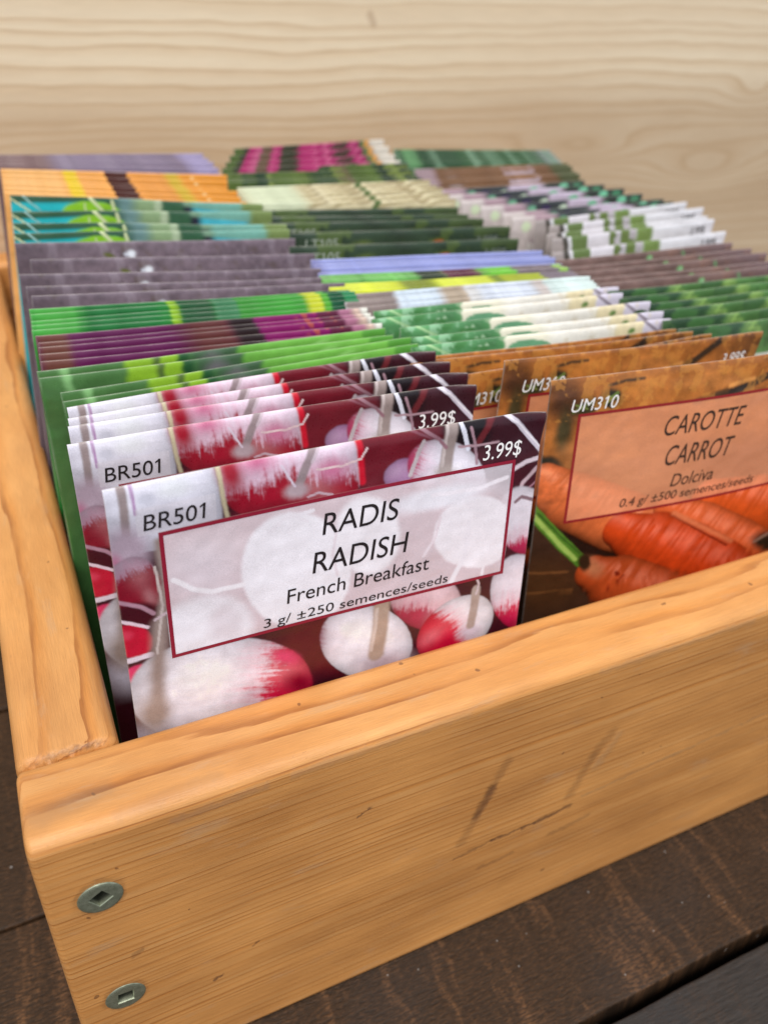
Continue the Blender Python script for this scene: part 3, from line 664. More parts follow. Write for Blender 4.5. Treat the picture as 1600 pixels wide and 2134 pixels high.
# ------------------------------------------------------------------ printed packets
WD, HT = 88.0, 126.0
def vnoise(U, V, su, sv, seed, octaves=3):
    """smooth value noise, feature size su x sv mm, about 0..1; every octave turned so that no lattice shows"""
    rnd = np.random.default_rng(seed); out = 0; tot = 0; amp = 1.0
    N = 97
    for o in range(octaves):
        g = rnd.random((N, N)); t = rnd.uniform(-.45, .45) + o * 0.9; ox, oy = rnd.uniform(0, N, 2)
        a0 = U / su; b0 = V / sv
        x = (a0 * math.cos(t) - b0 * math.sin(t) + ox) % N; y = (a0 * math.sin(t) + b0 * math.cos(t) + oy) % N
        i = x.astype(int) % N; j = y.astype(int) % N; fx = x - np.floor(x); fy = y - np.floor(y)
        fx = fx * fx * (3 - 2 * fx); fy = fy * fy * (3 - 2 * fy)
        i1, j1 = (i + 1) % N, (j + 1) % N
        a = g[j, i] * (1 - fx) + g[j, i1] * fx; b = g[j1, i] * (1 - fx) + g[j1, i1] * fx
        out = out + amp * (a * (1 - fy) + b * fy); tot += amp; amp *= 0.55; su *= 0.5; sv *= 0.5
    return out / tot
def sstep(e0, e1, x):
    t = np.clip((x - e0) / (e1 - e0), 0, 1); return t * t * (3 - 2 * t)
def over(C, f, colr):
    f = np.clip(f, 0, 1)[..., None]
    return C * (1 - f) + lin(colr) * f
def paint_items(C, U, V, items, wob=0.5, seed=3):
    wu = (vnoise(U, V, 5, 5, seed) - 0.5) * 2 * wob + (vnoise(U, V, .8, .8, seed + 7, 2) - 0.5) * 0.3; wv = (vnoise(U, V, 5, 5, seed + 1) - 0.5) * 2 * wob + (vnoise(U, V, .8, 1.6, seed + 8, 2) - 0.5) * 0.35
    base = None
    for it in items:
        if it[0] == 'M': base = C       # what follows is only seen through the tinted name panel
        elif it[0] == 'E':
            _, cx, cy, a, b, c, d, n, soft, colr = it
            x = U + wu - cx; y = V + wv - cy
            p = np.abs(a * x + b * y); q = np.abs(c * x + d * y)
            r = (p ** n + q ** n) ** (1.0 / n)
            C = over(C, 1 - sstep(1 - soft, 1 + soft * 0.4, r), colr)
        elif it[0] == 'R':      # a radish in the printed photo: white towards the root, red towards the leaves
            _, cx, cy, a, b, c, d, n, soft, t0, jag, cw, cr = it
            x = U + wu * .5 - cx; y = V + wv * .5 - cy
            p = a * x + b * y; q = c * x + d * y
            r = (np.abs(p) ** n + np.abs(q) ** n) ** (1.0 / n)
            fib = vnoise(q * 46, p * 7, 2.0, 3.0, seed + 5, 4)
            fib2 = vnoise(U, V, .7, .7, seed + 6, 2)
            t = p + (fib - .5) * jag * 1.15 + (fib2 - .5) * .35 * jag - .22 * q * q
            m = sstep(t0 - .10, t0 + .20, t)[..., None]; mp = sstep(t0 - .50, t0 + .05, t)[..., None] * (.55 * min(1, jag * 4))
            pk = (lin(cw) * .55 + lin(cr) * .45) + np.array([.06, .0, .04])
            body = lin(cw) * (1 - mp) + pk * mp
            body = body * (1 - m) + lin(cr) * m
            rim = 1 - .42 * np.clip(r, 0, 1.2) ** 5
            hi = np.exp(-((p + .3) ** 2 + (q + .35 * np.sign(b + d + 1e-6)) ** 2) * 5) * .10 + np.exp(-(((p - .55) * 3) ** 2 + ((q + .3 * np.sign(b + d + 1e-6)) * 4) ** 2)) * .14
            body = body * (rim * (.96 + .10 * fib))[..., None] + hi[..., None]
            f = (1 - sstep(1 - soft, 1 + soft * .4, r))[..., None]
            C = C * (1 - f) + np.clip(body, 0, .95) * f
        elif it[0] == 'K':      # a carrot: tapering, wrinkled across
            _, pts, colr = it
            best = np.full(U.shape, 1e9); sd = np.zeros(U.shape); al = np.zeros(U.shape); acc = 0.0
            for (x0, y0, r0), (x1, y1, r1) in zip(pts[:-1], pts[1:]):
                bx, by = x1 - x0, y1 - y0; L = math.hypot(bx, by); px, py = U + wu * .3 - x0, V + wv * .3 - y0
                h = np.clip((px * bx + py * by) / (L * L), 0, 1); rr = r0 + (r1 - r0) * h
                d = np.hypot(px - bx * h, py - by * h) / rr
                sg = (bx * py - by * px) / L / rr
                k = d < best
                best = np.where(k, d, best); sd = np.where(k, sg, sd); al = np.where(k, acc + h * L, al); acc += L
            wr = vnoise(al, sd * 3, 1.1, 3.5, seed + 9, 3); sk = vnoise(U, V, 2.2, 2.2, seed + 10, 3)
            sh = 1.08 - .62 * np.clip(sd * .9 + .22, -1, 1.1) ** 2 - .35 * np.clip(best, 0, 1) ** 6
            body = lin(colr) * (sh * (.80 + .40 * wr) * (.88 + .24 * sk))[..., None]
            hi = np.exp(-((sd + .42) * 3.4) ** 2) * .16 * sstep(.25, .7, wr)
            body = body + hi[..., None] * np.array([1.0, .72, .55])
            f = (1 - sstep(.94, 1.04, best))[..., None]
            C = C * (1 - f) + np.clip(body, 0, 1) * f
        else:
            _, pts, w, soft, colr = it
            d = np.full(U.shape, 1e9)
            for (x0, y0), (x1, y1) in zip(pts[:-1], pts[1:]):
                bx, by = x1 - x0, y1 - y0; px, py = U + wu * .5 - x0, V + wv * .5 - y0
                h = np.clip((px * bx + py * by) / (bx * bx + by * by + 1e-9), 0, 1)
                d = np.minimum(d, np.hypot(px - bx * h, py - by * h))
            C = over(C, 1 - sstep(w * .5 * (1 - soft), w * .5 * (1 + soft), d), colr)
    if base is not None:
        m, v0, v1, m2 = RAD_DIM
        ins = ((U > m) & (U < WD - m2) & (V > v0) & (V < v1))[..., None]
        C = np.where(ins, C, base)
    return C

def finish_art(C, U, V, seed, label=None, grain=0.06):
    n = vnoise(U, V, 1.3, 1.3, seed + 50, 3); n2 = vnoise(U, V, 6, 3, seed + 51, 3)
    C = C * (1 + grain * 2.4 * (n[..., None] - 0.5)) * (1 + grain * 4 * (n2[..., None] - 0.5))
    if label is not None:
        m, v0, v1, m2, tint, alpha = label
        ins = (U > m) & (U < WD - m2) & (V > v0) & (V < v1)
        C = np.where(ins[..., None], C * (1 - alpha) + lin(tint) * alpha, C)
    return np.clip(C, 0, 1)

def grid_uv(du, vs):
    us = np.linspace(0, WD, int(round(WD / du)) + 1)
    return np.meshgrid(us, np.asarray(vs))

FINE = np.concatenate([np.linspace(0, 0.8, 5), np.arange(1.05, 62, 0.25), np.linspace(62.5, HT, 30)])
COARSE = np.concatenate([[0, .15, .4, .8], np.arange(1.2, 22, 0.45), np.linspace(25, HT, 26)])

def surf(u, v, bend, pil=0.8, wave=0.0, ph=0.0, curl=0.0):
    """how far the front sheet stands out towards the viewer (mm)"""
    uu = u / WD
    n = bend[0] * 4 * uu * (1 - uu) + bend[1] * uu * v / 40.0
    n = n + pil * np.sin(np.pi * uu) ** 0.7 * np.sin(np.pi * np.clip(v / HT, 0, 1)) ** 0.8
    n = n + wave * np.sin(uu * 6.283 * 1.5 + ph) * np.clip(1 - v / 70, 0, 1)
    n = n - 0.16 * np.clip(1 - v / 0.8, 0, 1) ** 2
    if curl:   # a lifted top right corner and a slightly crushed left edge
        n = n + curl * 1.3 * np.clip((uu - .93) / .07, 0, 1) ** 2 * np.clip(1 - v / 9, 0, 1) ** 1.5
        n = n - curl * 0.5 * np.clip(1 - v / 2.2, 0, 1) ** 2
        n = n + curl * 0.35 * np.sin(uu * 5 + 1) * np.exp(-((v - 5) / 4.0) ** 2)
    return n

def packet_mesh(name, C, U, V, bend, pil, wave, ph, curl, thick, rag=0.0, back=(200, 196, 190)):
    nv, nu = U.shape
    n = surf(U, V, bend, pil, wave, ph, curl)
    T = 0.28 + thick * np.sin(np.pi * U / WD) * np.sin(np.pi * V / HT) + 0.12
    zz = HT - V
    front = np.stack([U - WD / 2, -n, zz], -1).reshape(-1, 3)
    backv = np.stack([U - WD / 2, -n + T - 0.2 * np.clip(1 - V / 0.8, 0, 1) ** 2, zz], -1).reshape(-1, 3)
    idx = np.arange(nv * nu).reshape(nv, nu)
    a, b, c, d = idx[:-1, :-1].ravel(), idx[:-1, 1:].ravel(), idx[1:, 1:].ravel(), idx[1:, :-1].ravel()
    Qf = np.stack([a, d, c, b], 1); o = nv * nu
    Qb = np.stack([a, b, c, d], 1) + o
    def strip(l0, l1): return np.stack([l0[:-1], l0[1:], l1[1:], l1[:-1]], 1)
    top = strip(idx[0], idx[0] + o); bot = strip(idx[-1] + o, idx[-1])
    lef = strip(idx[:, 0] + o, idx[:, 0]); rig = strip(idx[:, -1], idx[:, -1] + o)
    Q = np.concatenate([Qf, Qb, top, bot, lef, rig])
    me = mesh_from(name, np.concatenate([front, backv]) * MM, Q, True)
    colr = np.ones((2 * o, 4), np.float32)
    colr[:o, :3] = C.reshape(-1, 3); colr[o:, :3] = lin(back)
    # bare paper along the cut edges
    e = (V < 0.12) | (U < 0.05) | (U > WD - 0.05)
    f = np.clip(vnoise(U, V, 2.0, 3.0, 77, 2) * 1.1 - 0.1, 0, 1)[..., None] * 0.18
    Ce = np.where(e[..., None], C * (1 - f) + lin((226, 222, 216)) * f, C)
    colr[:o, :3] = Ce.reshape(-1, 3)
    at = me.color_attributes.new("print", 'FLOAT_COLOR', 'POINT')
    at.data.foreach_set("color", colr.ravel())
    return me

def paper_mat(name, rough=0.36, spec=0.5, coat=0.0):
    k = NT(name)
    at = k.n("ShaderNodeAttribute", attribute_name="print")
    p = k.vm('SCALE', k.n("ShaderNodeTexCoord").outputs["Object"], scale=1000.0)
    g = k.noise(p, 5.5, 2.0, 0.7)
    c = k.mix(1.0, at.outputs["Color"], k.ramp(g, [(0.3, (0.86, 0.86, 0.86, 1)), (0.7, (1.10, 1.10, 1.10, 1))]), 'MULTIPLY')
    k.put(k.b.inputs["Base Color"], c)
    n2 = k.noise(p, 0.08, 2.0, 0.5)
    n3 = k.noise(p, 2.5, 3.0, 0.6)
    k.put(k.b.inputs["Roughness"], k.mr(n3, 0.3, 0.7, rough - 0.03, rough + 0.06))
    k.b.inputs["Specular IOR Level"].default_value = spec
    k.put(k.b.inputs["Normal"], k.bump(k.math('ADD', k.math('MULTIPLY', n2, 6.0), k.math('MULTIPLY', n3, 0.12)), 0.0003, 0.6))
    return k.m
M_paper = paper_mat("printed_satin_paper", 0.30)

def flat_mat(name, colr, rough=0.4):
    k = NT(name)
    p = k.vm('SCALE', k.n("ShaderNodeTexCoord").outputs["Object"], scale=1000.0)
    g = k.noise(p, 6.0, 2.0, 0.7)
    cc = L4(colr)
    k.put(k.b.inputs["Base Color"], k.ramp(g, [(0.3, tuple(v * 0.9 for v in cc[:3]) + (1,)), (0.7, tuple(min(1, v * 1.1) for v in cc[:3]) + (1,))]))
    k.b.inputs["Roughness"].default_value = rough
    return k.m
M_ink = flat_mat("black_ink", (30, 24, 28)); M_white_ink = flat_mat("white_ink", (240, 238, 240)); M_border = flat_mat("crimson_ink", (140, 20, 48)); M_border2 = flat_mat("dark_red_ink", (142, 26, 34))
M_brown_ink = flat_mat("brown_black_ink", (56, 38, 30)); M_pale_ink = flat_mat("pale_grey_ink", (160, 170, 160)); M_dim_ink = flat_mat("grey_ink", (120, 130, 122))

# --- lettering, laid onto the bent sheet
_tmp = {}
def text_mesh(s, u0, vbase, width, cap, shear, surf_args, thin=0.0):
    cu = bpy.data.curves.new("lettering", 'FONT'); cu.body = s; cu.size = 10.0; cu.resolution_u = 6; cu.offset = thin
    ob = bpy.data.objects.new("lettering", cu); col.objects.link(ob)
    dg = bpy.context.evaluated_depsgraph_get(); dg.update()
    me = bpy.data.meshes.new_from_object(ob.evaluated_get(dg))
    cu.body = "H"; dg.update()
    mh = bpy.data.meshes.new_from_object(ob.evaluated_get(dg))
    hv = np.array([v.co[:] for v in mh.vertices]); caph = hv[:, 1].max()
    bpy.data.objects.remove(ob); bpy.data.curves.remove(cu); bpy.data.meshes.remove(mh)
    if s in ("BR501", "UM310", "LT105"):      # give the plain stroke of the 1 its flag
        import bmesh
        bm = bmesh.new(); bm.from_mesh(me); seen = set(); isl = []
        for v0 in bm.verts:
            if v0 in seen: continue
            st = [v0]; comp = []; seen.add(v0)
            while st:
                v = st.pop(); comp.append(v)
                for e in v.link_edges:
                    w = e.other_vert(v)
                    if w not in seen: seen.add(w); st.append(w)
            xs = [v.co.x for v in comp]; ys = [v.co.y for v in comp]; isl.append((min(xs), max(xs), min(ys), max(ys)))
        for x0, x1, y0, y1 in isl:
            if x1 - x0 < 0.22 * caph and y1 - y0 > 0.85 * caph:
                w = x1 - x0
                q = [(x0 + w * .3, y1, 0), (x0 - .20 * caph, y1 - .17 * caph, 0), (x0 - .17 * caph, y1 - .27 * caph, 0), (x0 + w * .3, y1 - .14 * caph, 0)]
                bm.faces.new([bm.verts.new(c) for c in q])
        bm.to_mesh(me); bm.free()
    co = np.empty(len(me.vertices) * 3, np.float32); me.vertices.foreach_get("co", co); co = co.reshape(-1, 3)
    x = co[:, 0]; y = co[:, 1] * cap / caph
    x = (x - x.min()) / (x.max() - x.min()) * (width - shear * cap)
    x = x + shear * y
    u = u0 + x; v = vbase - y
    n = surf(u, v, *surf_args) + 0.10
    out = np.stack([u - WD / 2, -n, HT - v], 1) * MM
    me.vertices.foreach_set("co", out.astype(np.float32).ravel()); me.update()
    return me

def frame_mesh(m, v0, v1, m2, w, surf_args):
    """thin printed frame round the name panel"""
    V, Q = [], []
    def band(ua, ub, va, vb, nn, horiz):
        s = len(V)
        for i in range(nn + 1):
            t = i / nn
            if horiz: pts = ((ua + (ub - ua) * t, va), (ua + (ub - ua) * t, vb))
            else: pts = ((ua, va + (vb - va) * t), (ub, va + (vb - va) * t))
            for (u, v) in pts:
                V.append((u - WD / 2, -(float(surf(np.float64(u), np.float64(v), *surf_args)) + 0.07), HT - v))
        for i in range(nn): Q.append((s + 2 * i, s + 2 * i + 1, s + 2 * i + 3, s + 2 * i + 2))
    ul, ur = m, WD - m2
    band(ul, ur, v0, v0 + w, 60, True); band(ul, ur, v1 - w, v1, 60, True)
    band(ul, ul + w, v0 + w, v1 - w, 24, False); band(ur - w, ur, v0 + w, v1 - w, 24, False)
    return mesh_from("frame", np.array(V) * MM, Q, True)

# ---- artwork of the two near kinds
def make_radish():
    U, V = grid_uv(0.25, FINE)
    C = np.ones(U.shape + (3,)) * lin((66, 16, 30))
    C = C * (0.8 + 0.5 * vnoise(U, V, 7, 7, 5)[..., None])
    C = paint_items(C, U, V, RAD_ART, 0.28, 11)
    # fine root hairs and skin mottling
    n = vnoise(U, V, 1.6, 3.0, 21, 3)
    C = C * (0.92 + 0.16 * n[..., None])
    # pale box behind the code
    m, v0, v1, m2 = RAD_DIM
    bx = (U > 4.6) & (U < 18.6) & (V > 4.3) & (V < 10.0)
    C = np.where(bx[..., None], C * 0.55 + lin((226, 220, 228)) * 0.45, C)
    C = finish_art(C, U, V, 5, (m + .4, v0 + .4, v1 - .4, m2 + .4, (240, 234, 242), 0.62))
    ins = ((U > m) & (U < WD - m2) & (V > v0) & (V < v1))[..., None]
    C = C * np.where(ins, 0.96, 0.87) * np.array([1.0, 0.995, 1.03])
    sa = (RAD_BEND, 0.8, 0.0, 0.0, 1.0)
    return packet_mesh("radish_envelope", C, U, V, *sa, 0.5), sa
def make_carrot():
    U, V = grid_uv(0.25, FINE)
    C = np.ones(U.shape + (3,)) * lin((62, 40, 28))
    C = C * (0.7 + 0.7 * vnoise(U, V, 9, 4, 15)[..., None])
    C = paint_items(C, U, V, CAR_ART, 0.5, 17)
    n = vnoise(U, V, 3.0, 2.4, 29, 4)
    C = C * (1 + (n[..., None] - .5) * (0.75 * (V < 34) + .2)[..., None])
    gold = (sstep(0.52, 0.62, vnoise(U, V, 2.5, 2.5, 35, 4)) * 0.4 * (V < 11))[..., None]
    C = C * (1 - gold) + lin((212, 146, 68)) * gold
    m, v0, v1, m2 = RAD_DIM; v1 = 40.3
    C = finish_art(C, U, V, 6, (m + .4, v0 - .5, v1 - .4, m2 + .4, (232, 156, 118), 0.66))
    sa = (CAR_BEND, 0.8, 0.15, 2.0, 0.4)
    return packet_mesh("carrot_envelope", C, U, V, *sa, 0.5), sa

# ---- artwork of the other kinds: what shows is the picture along each top edge
PERSP = [1.0]
def fr(p):
    """read-off fraction of the width -> true fraction"""
    if PERSP[0] == 2.0: return (p * 84.5 + 3.5) / 88.0
    return p / (p + PERSP[0] * (1 - p)) if 0 < p < 1 else p
def bands(C, U, V, lst, jag=1.0, seed=1, slant=0.0):
    """vertical colour fields across the width: (u0, u1, colour, softness) as fractions of the width"""
    w = (vnoise(U, V, 6, 4, seed, 3) - 0.5) * 6 * jag
    x = (U + w + slant * V) / WD
    for u0, u1, colr, soft in lst:
        u0, u1 = fr(u0), fr(u1)
        f = sstep(u0 - soft, u0 + soft, x) * (1 - sstep(u1 - soft, u1 + soft, x))
        C = over(C, f, colr)
    return C
def blobs(C, U, V, lst, wob=0.6, seed=2):
    wu = (vnoise(U, V, 4, 4, seed) - 0.5) * 2 * wob; wv = (vnoise(U, V, 4, 4, seed + 1) - 0.5) * 2 * wob
    for cx, cy, rx, ry, ang, soft, colr in lst:
        t = math.radians(ang); x = U + wu - fr(cx) * WD; y = V + wv - cy
        p = (x * math.cos(t) + y * math.sin(t)) / rx; q = (-x * math.sin(t) + y * math.cos(t)) / ry
        C = over(C, 1 - sstep(1 - soft, 1 + soft * .3, np.hypot(p, q)), colr)
    return C
def mottle(C, U, V, su, sv, a, seed, colr=None, thr=0.55):
    n = vnoise(U, V, su, sv, seed, 4)
    if colr is None: return C * (1 - a + 2 * a * n[..., None])
    return over(C, sstep(thr, thr + 0.1, n) * a, colr)

def art_for(kind, U, V):
    B = lambda c: np.ones(U.shape + (3,)) * lin(c)
    if kind == 'leaf':
        C = bands(B((62, 118, 52)), U, V, [(0, .19, (70, 112, 62), .01), (.05, .07, (120, 168, 110), .01), (.19, .33, (136, 180, 46), .012), (.26, .28, (78, 104, 50), .01), (.33, .36, (34, 82, 46), .01), (.36, .5, (66, 98, 70), .02), (.5, .92, (112, 178, 74), .012), (.92, 1.1, (84, 150, 58), .008)], .5, 41)
        C = mottle(C, U, V, 9, 3, .2, 42); C = blobs(C, U, V, [(.42, 5, 4, 5, 0, .8, (120, 112, 124)), (.66, 6, 8, 1.2, -18, .8, (140, 200, 110)), (.72, 3, 7, 1, -18, .8, (150, 206, 120))])
        return mottle(C, U, V, 30, 1.2, .1, 43)
    if kind == 'beet':
        C = bands(B((92, 22, 74)), U, V, [(0, .075, (104, 60, 52), .02), (.075, .43, (92, 24, 76), .02), (.36, .52, (96, 48, 48), .05), (.50, .585, (46, 32, 36), .015), (.585, .80, (130, 22, 98), .01), (.80, .885, (92, 32, 60), .01), (.885, .94, (170, 112, 140), .01), (.94, .97, (226, 200, 186), .015), (.97, 1.1, (232, 234, 226), .01)], .25, 45, slant=-.12)
        C = mottle(C, U, V, 2, 2, .45, 46, (160, 80, 60), .62) if False else C
        sp = sstep(.60, .68, vnoise(U, V, 1.4, 1.4, 47, 2)) * sstep(.74, .78, U / WD) * (1 - sstep(.86, .9, U / WD)) * .6
        C = over(C, sp, (190, 96, 60)); return mottle(C, U, V, 20, 2, .18, 48)
    if kind == 'cucumber':
        C = bands(B((36, 128, 50)), U, V, [(0, .12, (72, 160, 66), .05), (.12, .33, (32, 112, 56), .03), (.345, .375, (140, 184, 44), .005), (.375, .48, (36, 86, 52), .02), (.48, .565, (74, 140, 98), .008), (.565, .80, (62, 150, 56), .008), (.80, .86, (196, 204, 50), .015), (.86, .89, (80, 160, 50), .008), (.89, .95, (18, 78, 52), .008), (.95, 1.1, (40, 130, 84), .008)], .35, 51, slant=-.1)
        return mottle(C, U, V, 7, 3, .28, 52)
    if kind == 'soil':
        C = mottle(B((116, 102, 114)), U, V, 5, 3, .35, 55); C = mottle(C, U, V, 1.2, 1.2, .3, 56)
        C = mottle(C, U, V, 4, 4, .5, 57, (92, 78, 66), .62)
        C = mottle(C, U, V, 3, 8, .35, 64, (160, 148, 162), .56)
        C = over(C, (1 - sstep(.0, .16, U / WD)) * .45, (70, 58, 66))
        C = blobs(C, U, V, [(.27, 4.2, 2.0, 1.0, 20, .6, (96, 100, 50)), (.345, 3.6, 1.7, 1.3, 0, .45, (232, 238, 250)), (.352, 5.0, .9, .8, 0, .5, (225, 230, 245)), (.325, 3.9, .8, .6, 0, .5, (215, 222, 240))], .5, 58)
        return C
    if kind == 'teal':
        C = B((44, 84, 60)); x = U / WD
        C = over(C, sstep(1.2, 2.2, V - .5 + 2 * x) * (1 - sstep(.32, .36, x)), (34, 178, 190))
        C = over(C, (1 - sstep(-.6, .4, (x - .70) * 9 - (V - 1.0) * 1.1)) * sstep(.60, .64, x - .004 * V) * 0, (40, 170, 190))
        C = bands(C, U, V, [(.36, .44, (104, 138, 140), .03), (.42, .52, (132, 158, 118), .03), (.50, .53, (170, 188, 158), .01), (.53, .62, (50, 92, 66), .015), (.62, .66, (36, 30, 56), .015), (.66, .9, (74, 190, 214), .02), (.88, 1.1, (120, 140, 84), .02)], .2, 61)
        wedge = sstep(0, 1.2, (2.2 + (x - .66) * 9) - V) * sstep(.64, .67, x) * (1 - sstep(.88, .93, x))
        C = over(C, wedge * .75, (130, 170, 140)); C = over(C, sstep(.62, .70, x) * (1 - sstep(.7, .85, x)) * sstep(4.0, 5.5, V) * .8, (36, 60, 66))
        C = blobs(C, U, V, [(.265, 5.4, 10.5, 4.4, 2, .12, (138, 196, 44)), (.31, 6.4, 6, 3, 0, .8, (96, 150, 40)), (.06, 2, 6, .35, 42, .5, (150, 190, 186))], .3, 62)
        for (x0, y0, x1, y1, w) in ((.29, 0, .36, 6.5, .55), (.375, 1, .395, 9, .55), (.0, 1, .10, 7, .3), (.27, 2, .275, 6, .25)):
            bx, by = (x1 - x0) * WD, y1 - y0; px, py = U - x0 * WD, V - y0
            h = np.clip((px * bx + py * by) / (bx * bx + by * by), 0, 1); d = np.hypot(px - bx * h, py - by * h)
            C = over(C, 1 - sstep(w * .6, w * 1.3, d), (206, 216, 170))
        return mottle(C, U, V, 10, 2, .15, 63)
    if kind == 'orange':
        C = bands(B((232, 160, 78)), U, V, [(0, .22, (238, 182, 112), .04), (.22, .275, (232, 200, 44), .012), (.275, .39, (236, 168, 88), .01), (.39, .485, (70, 28, 22), .003), (.485, .66, (234, 160, 78), .006), (.66, .73, (214, 184, 66), .02), (.73, 1.1, (232, 156, 62), .03)], .15, 65, slant=.0)
        C = mottle(C, U, V, 40, .9, .13, 66); return blobs(C, U, V, [(.795, 1.6, 1.0, .6, 0, .5, (250, 220, 160))])
    if kind == 'lavsoil':
        C = bands(B((128, 112, 132)), U, V, [(-.1, .22, (116, 90, 92), .05), (.22, .8, (130, 116, 138), .05), (.86, 1.1, (166, 156, 196), .04)], 1, 67)
        C = mottle(C, U, V, 22, 1.1, .3, 68); return mottle(C, U, V, 3, 1, .2, 69)
    if kind == 'garlic':
        C = bands(B((238, 234, 216)), U, V, [(.50, .76, (236, 234, 228), .03), (.77, .895, (230, 218, 182), .008), (.895, 1.1, (214, 208, 228), .008)], .35, 71, slant=.06)
        C = mottle(C, U, V, 6, 5, .07, 72); C = mottle(C, U, V, 3, 3, .5, 172, (216, 204, 180), .62)
        f = 1 - sstep(-.012, .012, U / WD - (.325 + .05 * (vnoise(U, V, 3, 2, 73) - .5) + .004 * V))
        G = mottle(mottle(B((84, 142, 92)), U, V, 6, 3.5, .45, 74), U, V, 4, 3, .85, 75, (150, 200, 160), .55)
        G = mottle(G, U, V, 5, 2.5, .6, 76, (64, 124, 60), .57); G = mottle(G, U, V, 2.2, 1.2, .7, 176, (190, 222, 190), .66)
        C = C * (1 - f[..., None]) + G * f[..., None]
        C = blobs(C, U, V, [(.43, 3.6, 7.5, 2.3, 4, .08, (112, 170, 132)), (.40, 6.8, 10, 2.2, 0, .3, (110, 160, 120)), (.835, 2.4, 1.7, 1.0, -8, .6, (110, 146, 76)), (.84, 2.6, .7, .5, 0, .6, (70, 114, 50))], .2, 77)
        C = over(C, (1 - sstep(.3, .7, np.abs((U / WD - .06) * 60 - V * 1.4))) * .8, (176, 214, 160))
        d = np.abs((U / WD - .945) * 60 - (V - 3) * 1.1); C = over(C, (1 - sstep(.3, .9, d)) * .8, (110, 96, 110)); return C
    if kind == 'pale':
        C = bands(B((210, 216, 226)), U, V, [(0, .20, (142, 128, 126), .02), (.20, .37, (206, 220, 236), .02), (.37, .47, (176, 160, 142), .02), (.47, .52, (208, 208, 210), .02), (.52, .74, (206, 214, 230), .03), (.74, .79, (202, 192, 190), .02), (.79, 1.1, (214, 232, 232), .02)], .6, 81, slant=.1)
        C = mottle(C, U, V, 2, 1.4, .2, 82); return mottle(C, U, V, 14, 1, .1, 83)
    if kind == 'lime':
        C = bands(B((186, 200, 50)), U, V, [(0, .28, (202, 212, 58), .02), (.28, .40, (120, 132, 34), .05), (.40, .62, (208, 218, 74), .02), (.62, .68, (110, 130, 40), .02), (.68, .84, (164, 176, 44), .04), (.84, 1.1, (124, 112, 124), .01)], 1.2, 85)
        return mottle(C, U, V, 9, 1.6, .3, 86)
    if kind == 'lettuce':
        C = bands(B((98, 164, 76)), U, V, [(0, .36, (112, 180, 94), .03), (.36, .45, (52, 66, 50), .02), (.45, .61, (98, 48, 68), .03), (.61, .76, (112, 186, 64), .02), (.76, .92, (122, 110, 118), .02), (.92, .96, (150, 190, 90), .01), (.96, 1.1, (120, 106, 120), .01)], 1.5, 87)
        return mottle(C, U, V, 2.2, 1.4, .35, 88)
    if kind == 'lavender':
        C = mottle(mottle(B((148, 156, 214)), U, V, 30, 1.5, .07, 89), U, V, 10, 4, .06, 90)
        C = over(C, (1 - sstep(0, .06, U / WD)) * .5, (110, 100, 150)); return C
    if kind == 'tomato':
        C = mottle(B((48, 66, 50)), U, V, 8, 5, .45, 91); C = mottle(C, U, V, 5, 5, .7, 92, (84, 104, 52), .52)
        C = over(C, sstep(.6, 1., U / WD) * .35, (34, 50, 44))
        return blobs(C, U, V, [(.655, 4.6, 3.0, 1.0, -12, .6, (190, 88, 42)), (.74, 6.6, 2, 1, -10, .6, (150, 84, 44)), (.30, 6, 6, 3, -15, .7, (96, 112, 52))], .5, 93)
    if kind == 'bean':
        C = B((188, 176, 138))
        ph = (U * .35 + V * 2.1 + (vnoise(U, V, 12, 5, 94) - .5) * 14)
        C = over(C, .5 + .5 * np.sin(ph), (222, 212, 178)); C = over(C, sstep(.75, 1, np.sin(ph + 2.2)) * .7, (140, 118, 82))
        C = bands(C, U, V, [(0, .26, (208, 216, 186), .05), (.58, .605, (86, 110, 60), .006)], .8, 95, slant=.1)
        return mottle(C, U, V, 2, 1.5, .14, 96)
    if kind == 'pea':
        C = mottle(B((84, 106, 50)), U, V, 8, 5, .4, 97); C = bands(C, U, V, [(.1, .2, (44, 68, 46), .03), (.42, .56, (54, 76, 46), .03), (.56, .63, (98, 84, 66), .02), (.80, 1.1, (44, 62, 50), .03)], 2, 98)
        return mottle(C, U, V, 5, 4, .7, 99, (142, 160, 82), .54)
    if kind == 'amaranth':
        C = B((58, 62, 44)); x = U + V * .9
        f = sstep(.42, .56, vnoise(x, V, 8, 30, 101, 2)) * sstep(.03, .08, U / WD) * (1 - sstep(.80, .84, U / WD))
        C = over(C, f, (172, 48, 108)); C = over(C, sstep(.6, .7, vnoise(x, V, 2.4, 9, 102, 2)) * f * .6, (206, 110, 150))
        C = over(C, sstep(.16, .18, U / WD) * (1 - sstep(.22, .25, U / WD)) * .8, (70, 88, 44))
        C = bands(C, U, V, [(0, .05, (84, 106, 54), .01), (.82, .865, (96, 116, 74), .01), (.865, .90, (220, 160, 84), .01), (.90, 1.1, (228, 220, 208), .01)], .7, 103, slant=.2)
        return mottle(C, U, V, 4, 3, .15, 104)
    if kind == 'parsley':
        C = mottle(B((78, 120, 66)), U, V, 7, 6, .4, 105); C = bands(C, U, V, [(-.1, .07, (44, 72, 50), .02), (.07, .16, (66, 110, 62), .02), (.16, .22, (46, 76, 52), .02), (.24, .30, (134, 170, 92), .02), (.52, .60, (132, 168, 92), .02), (.76, .82, (126, 162, 88), .02)], 1.6, 106, slant=-.1)
        C = mottle(C, U, V, 6, 4, .5, 107, (46, 78, 52), .56); return mottle(C, U, V, 5, 3, .3, 108, (104, 140, 84), .6)
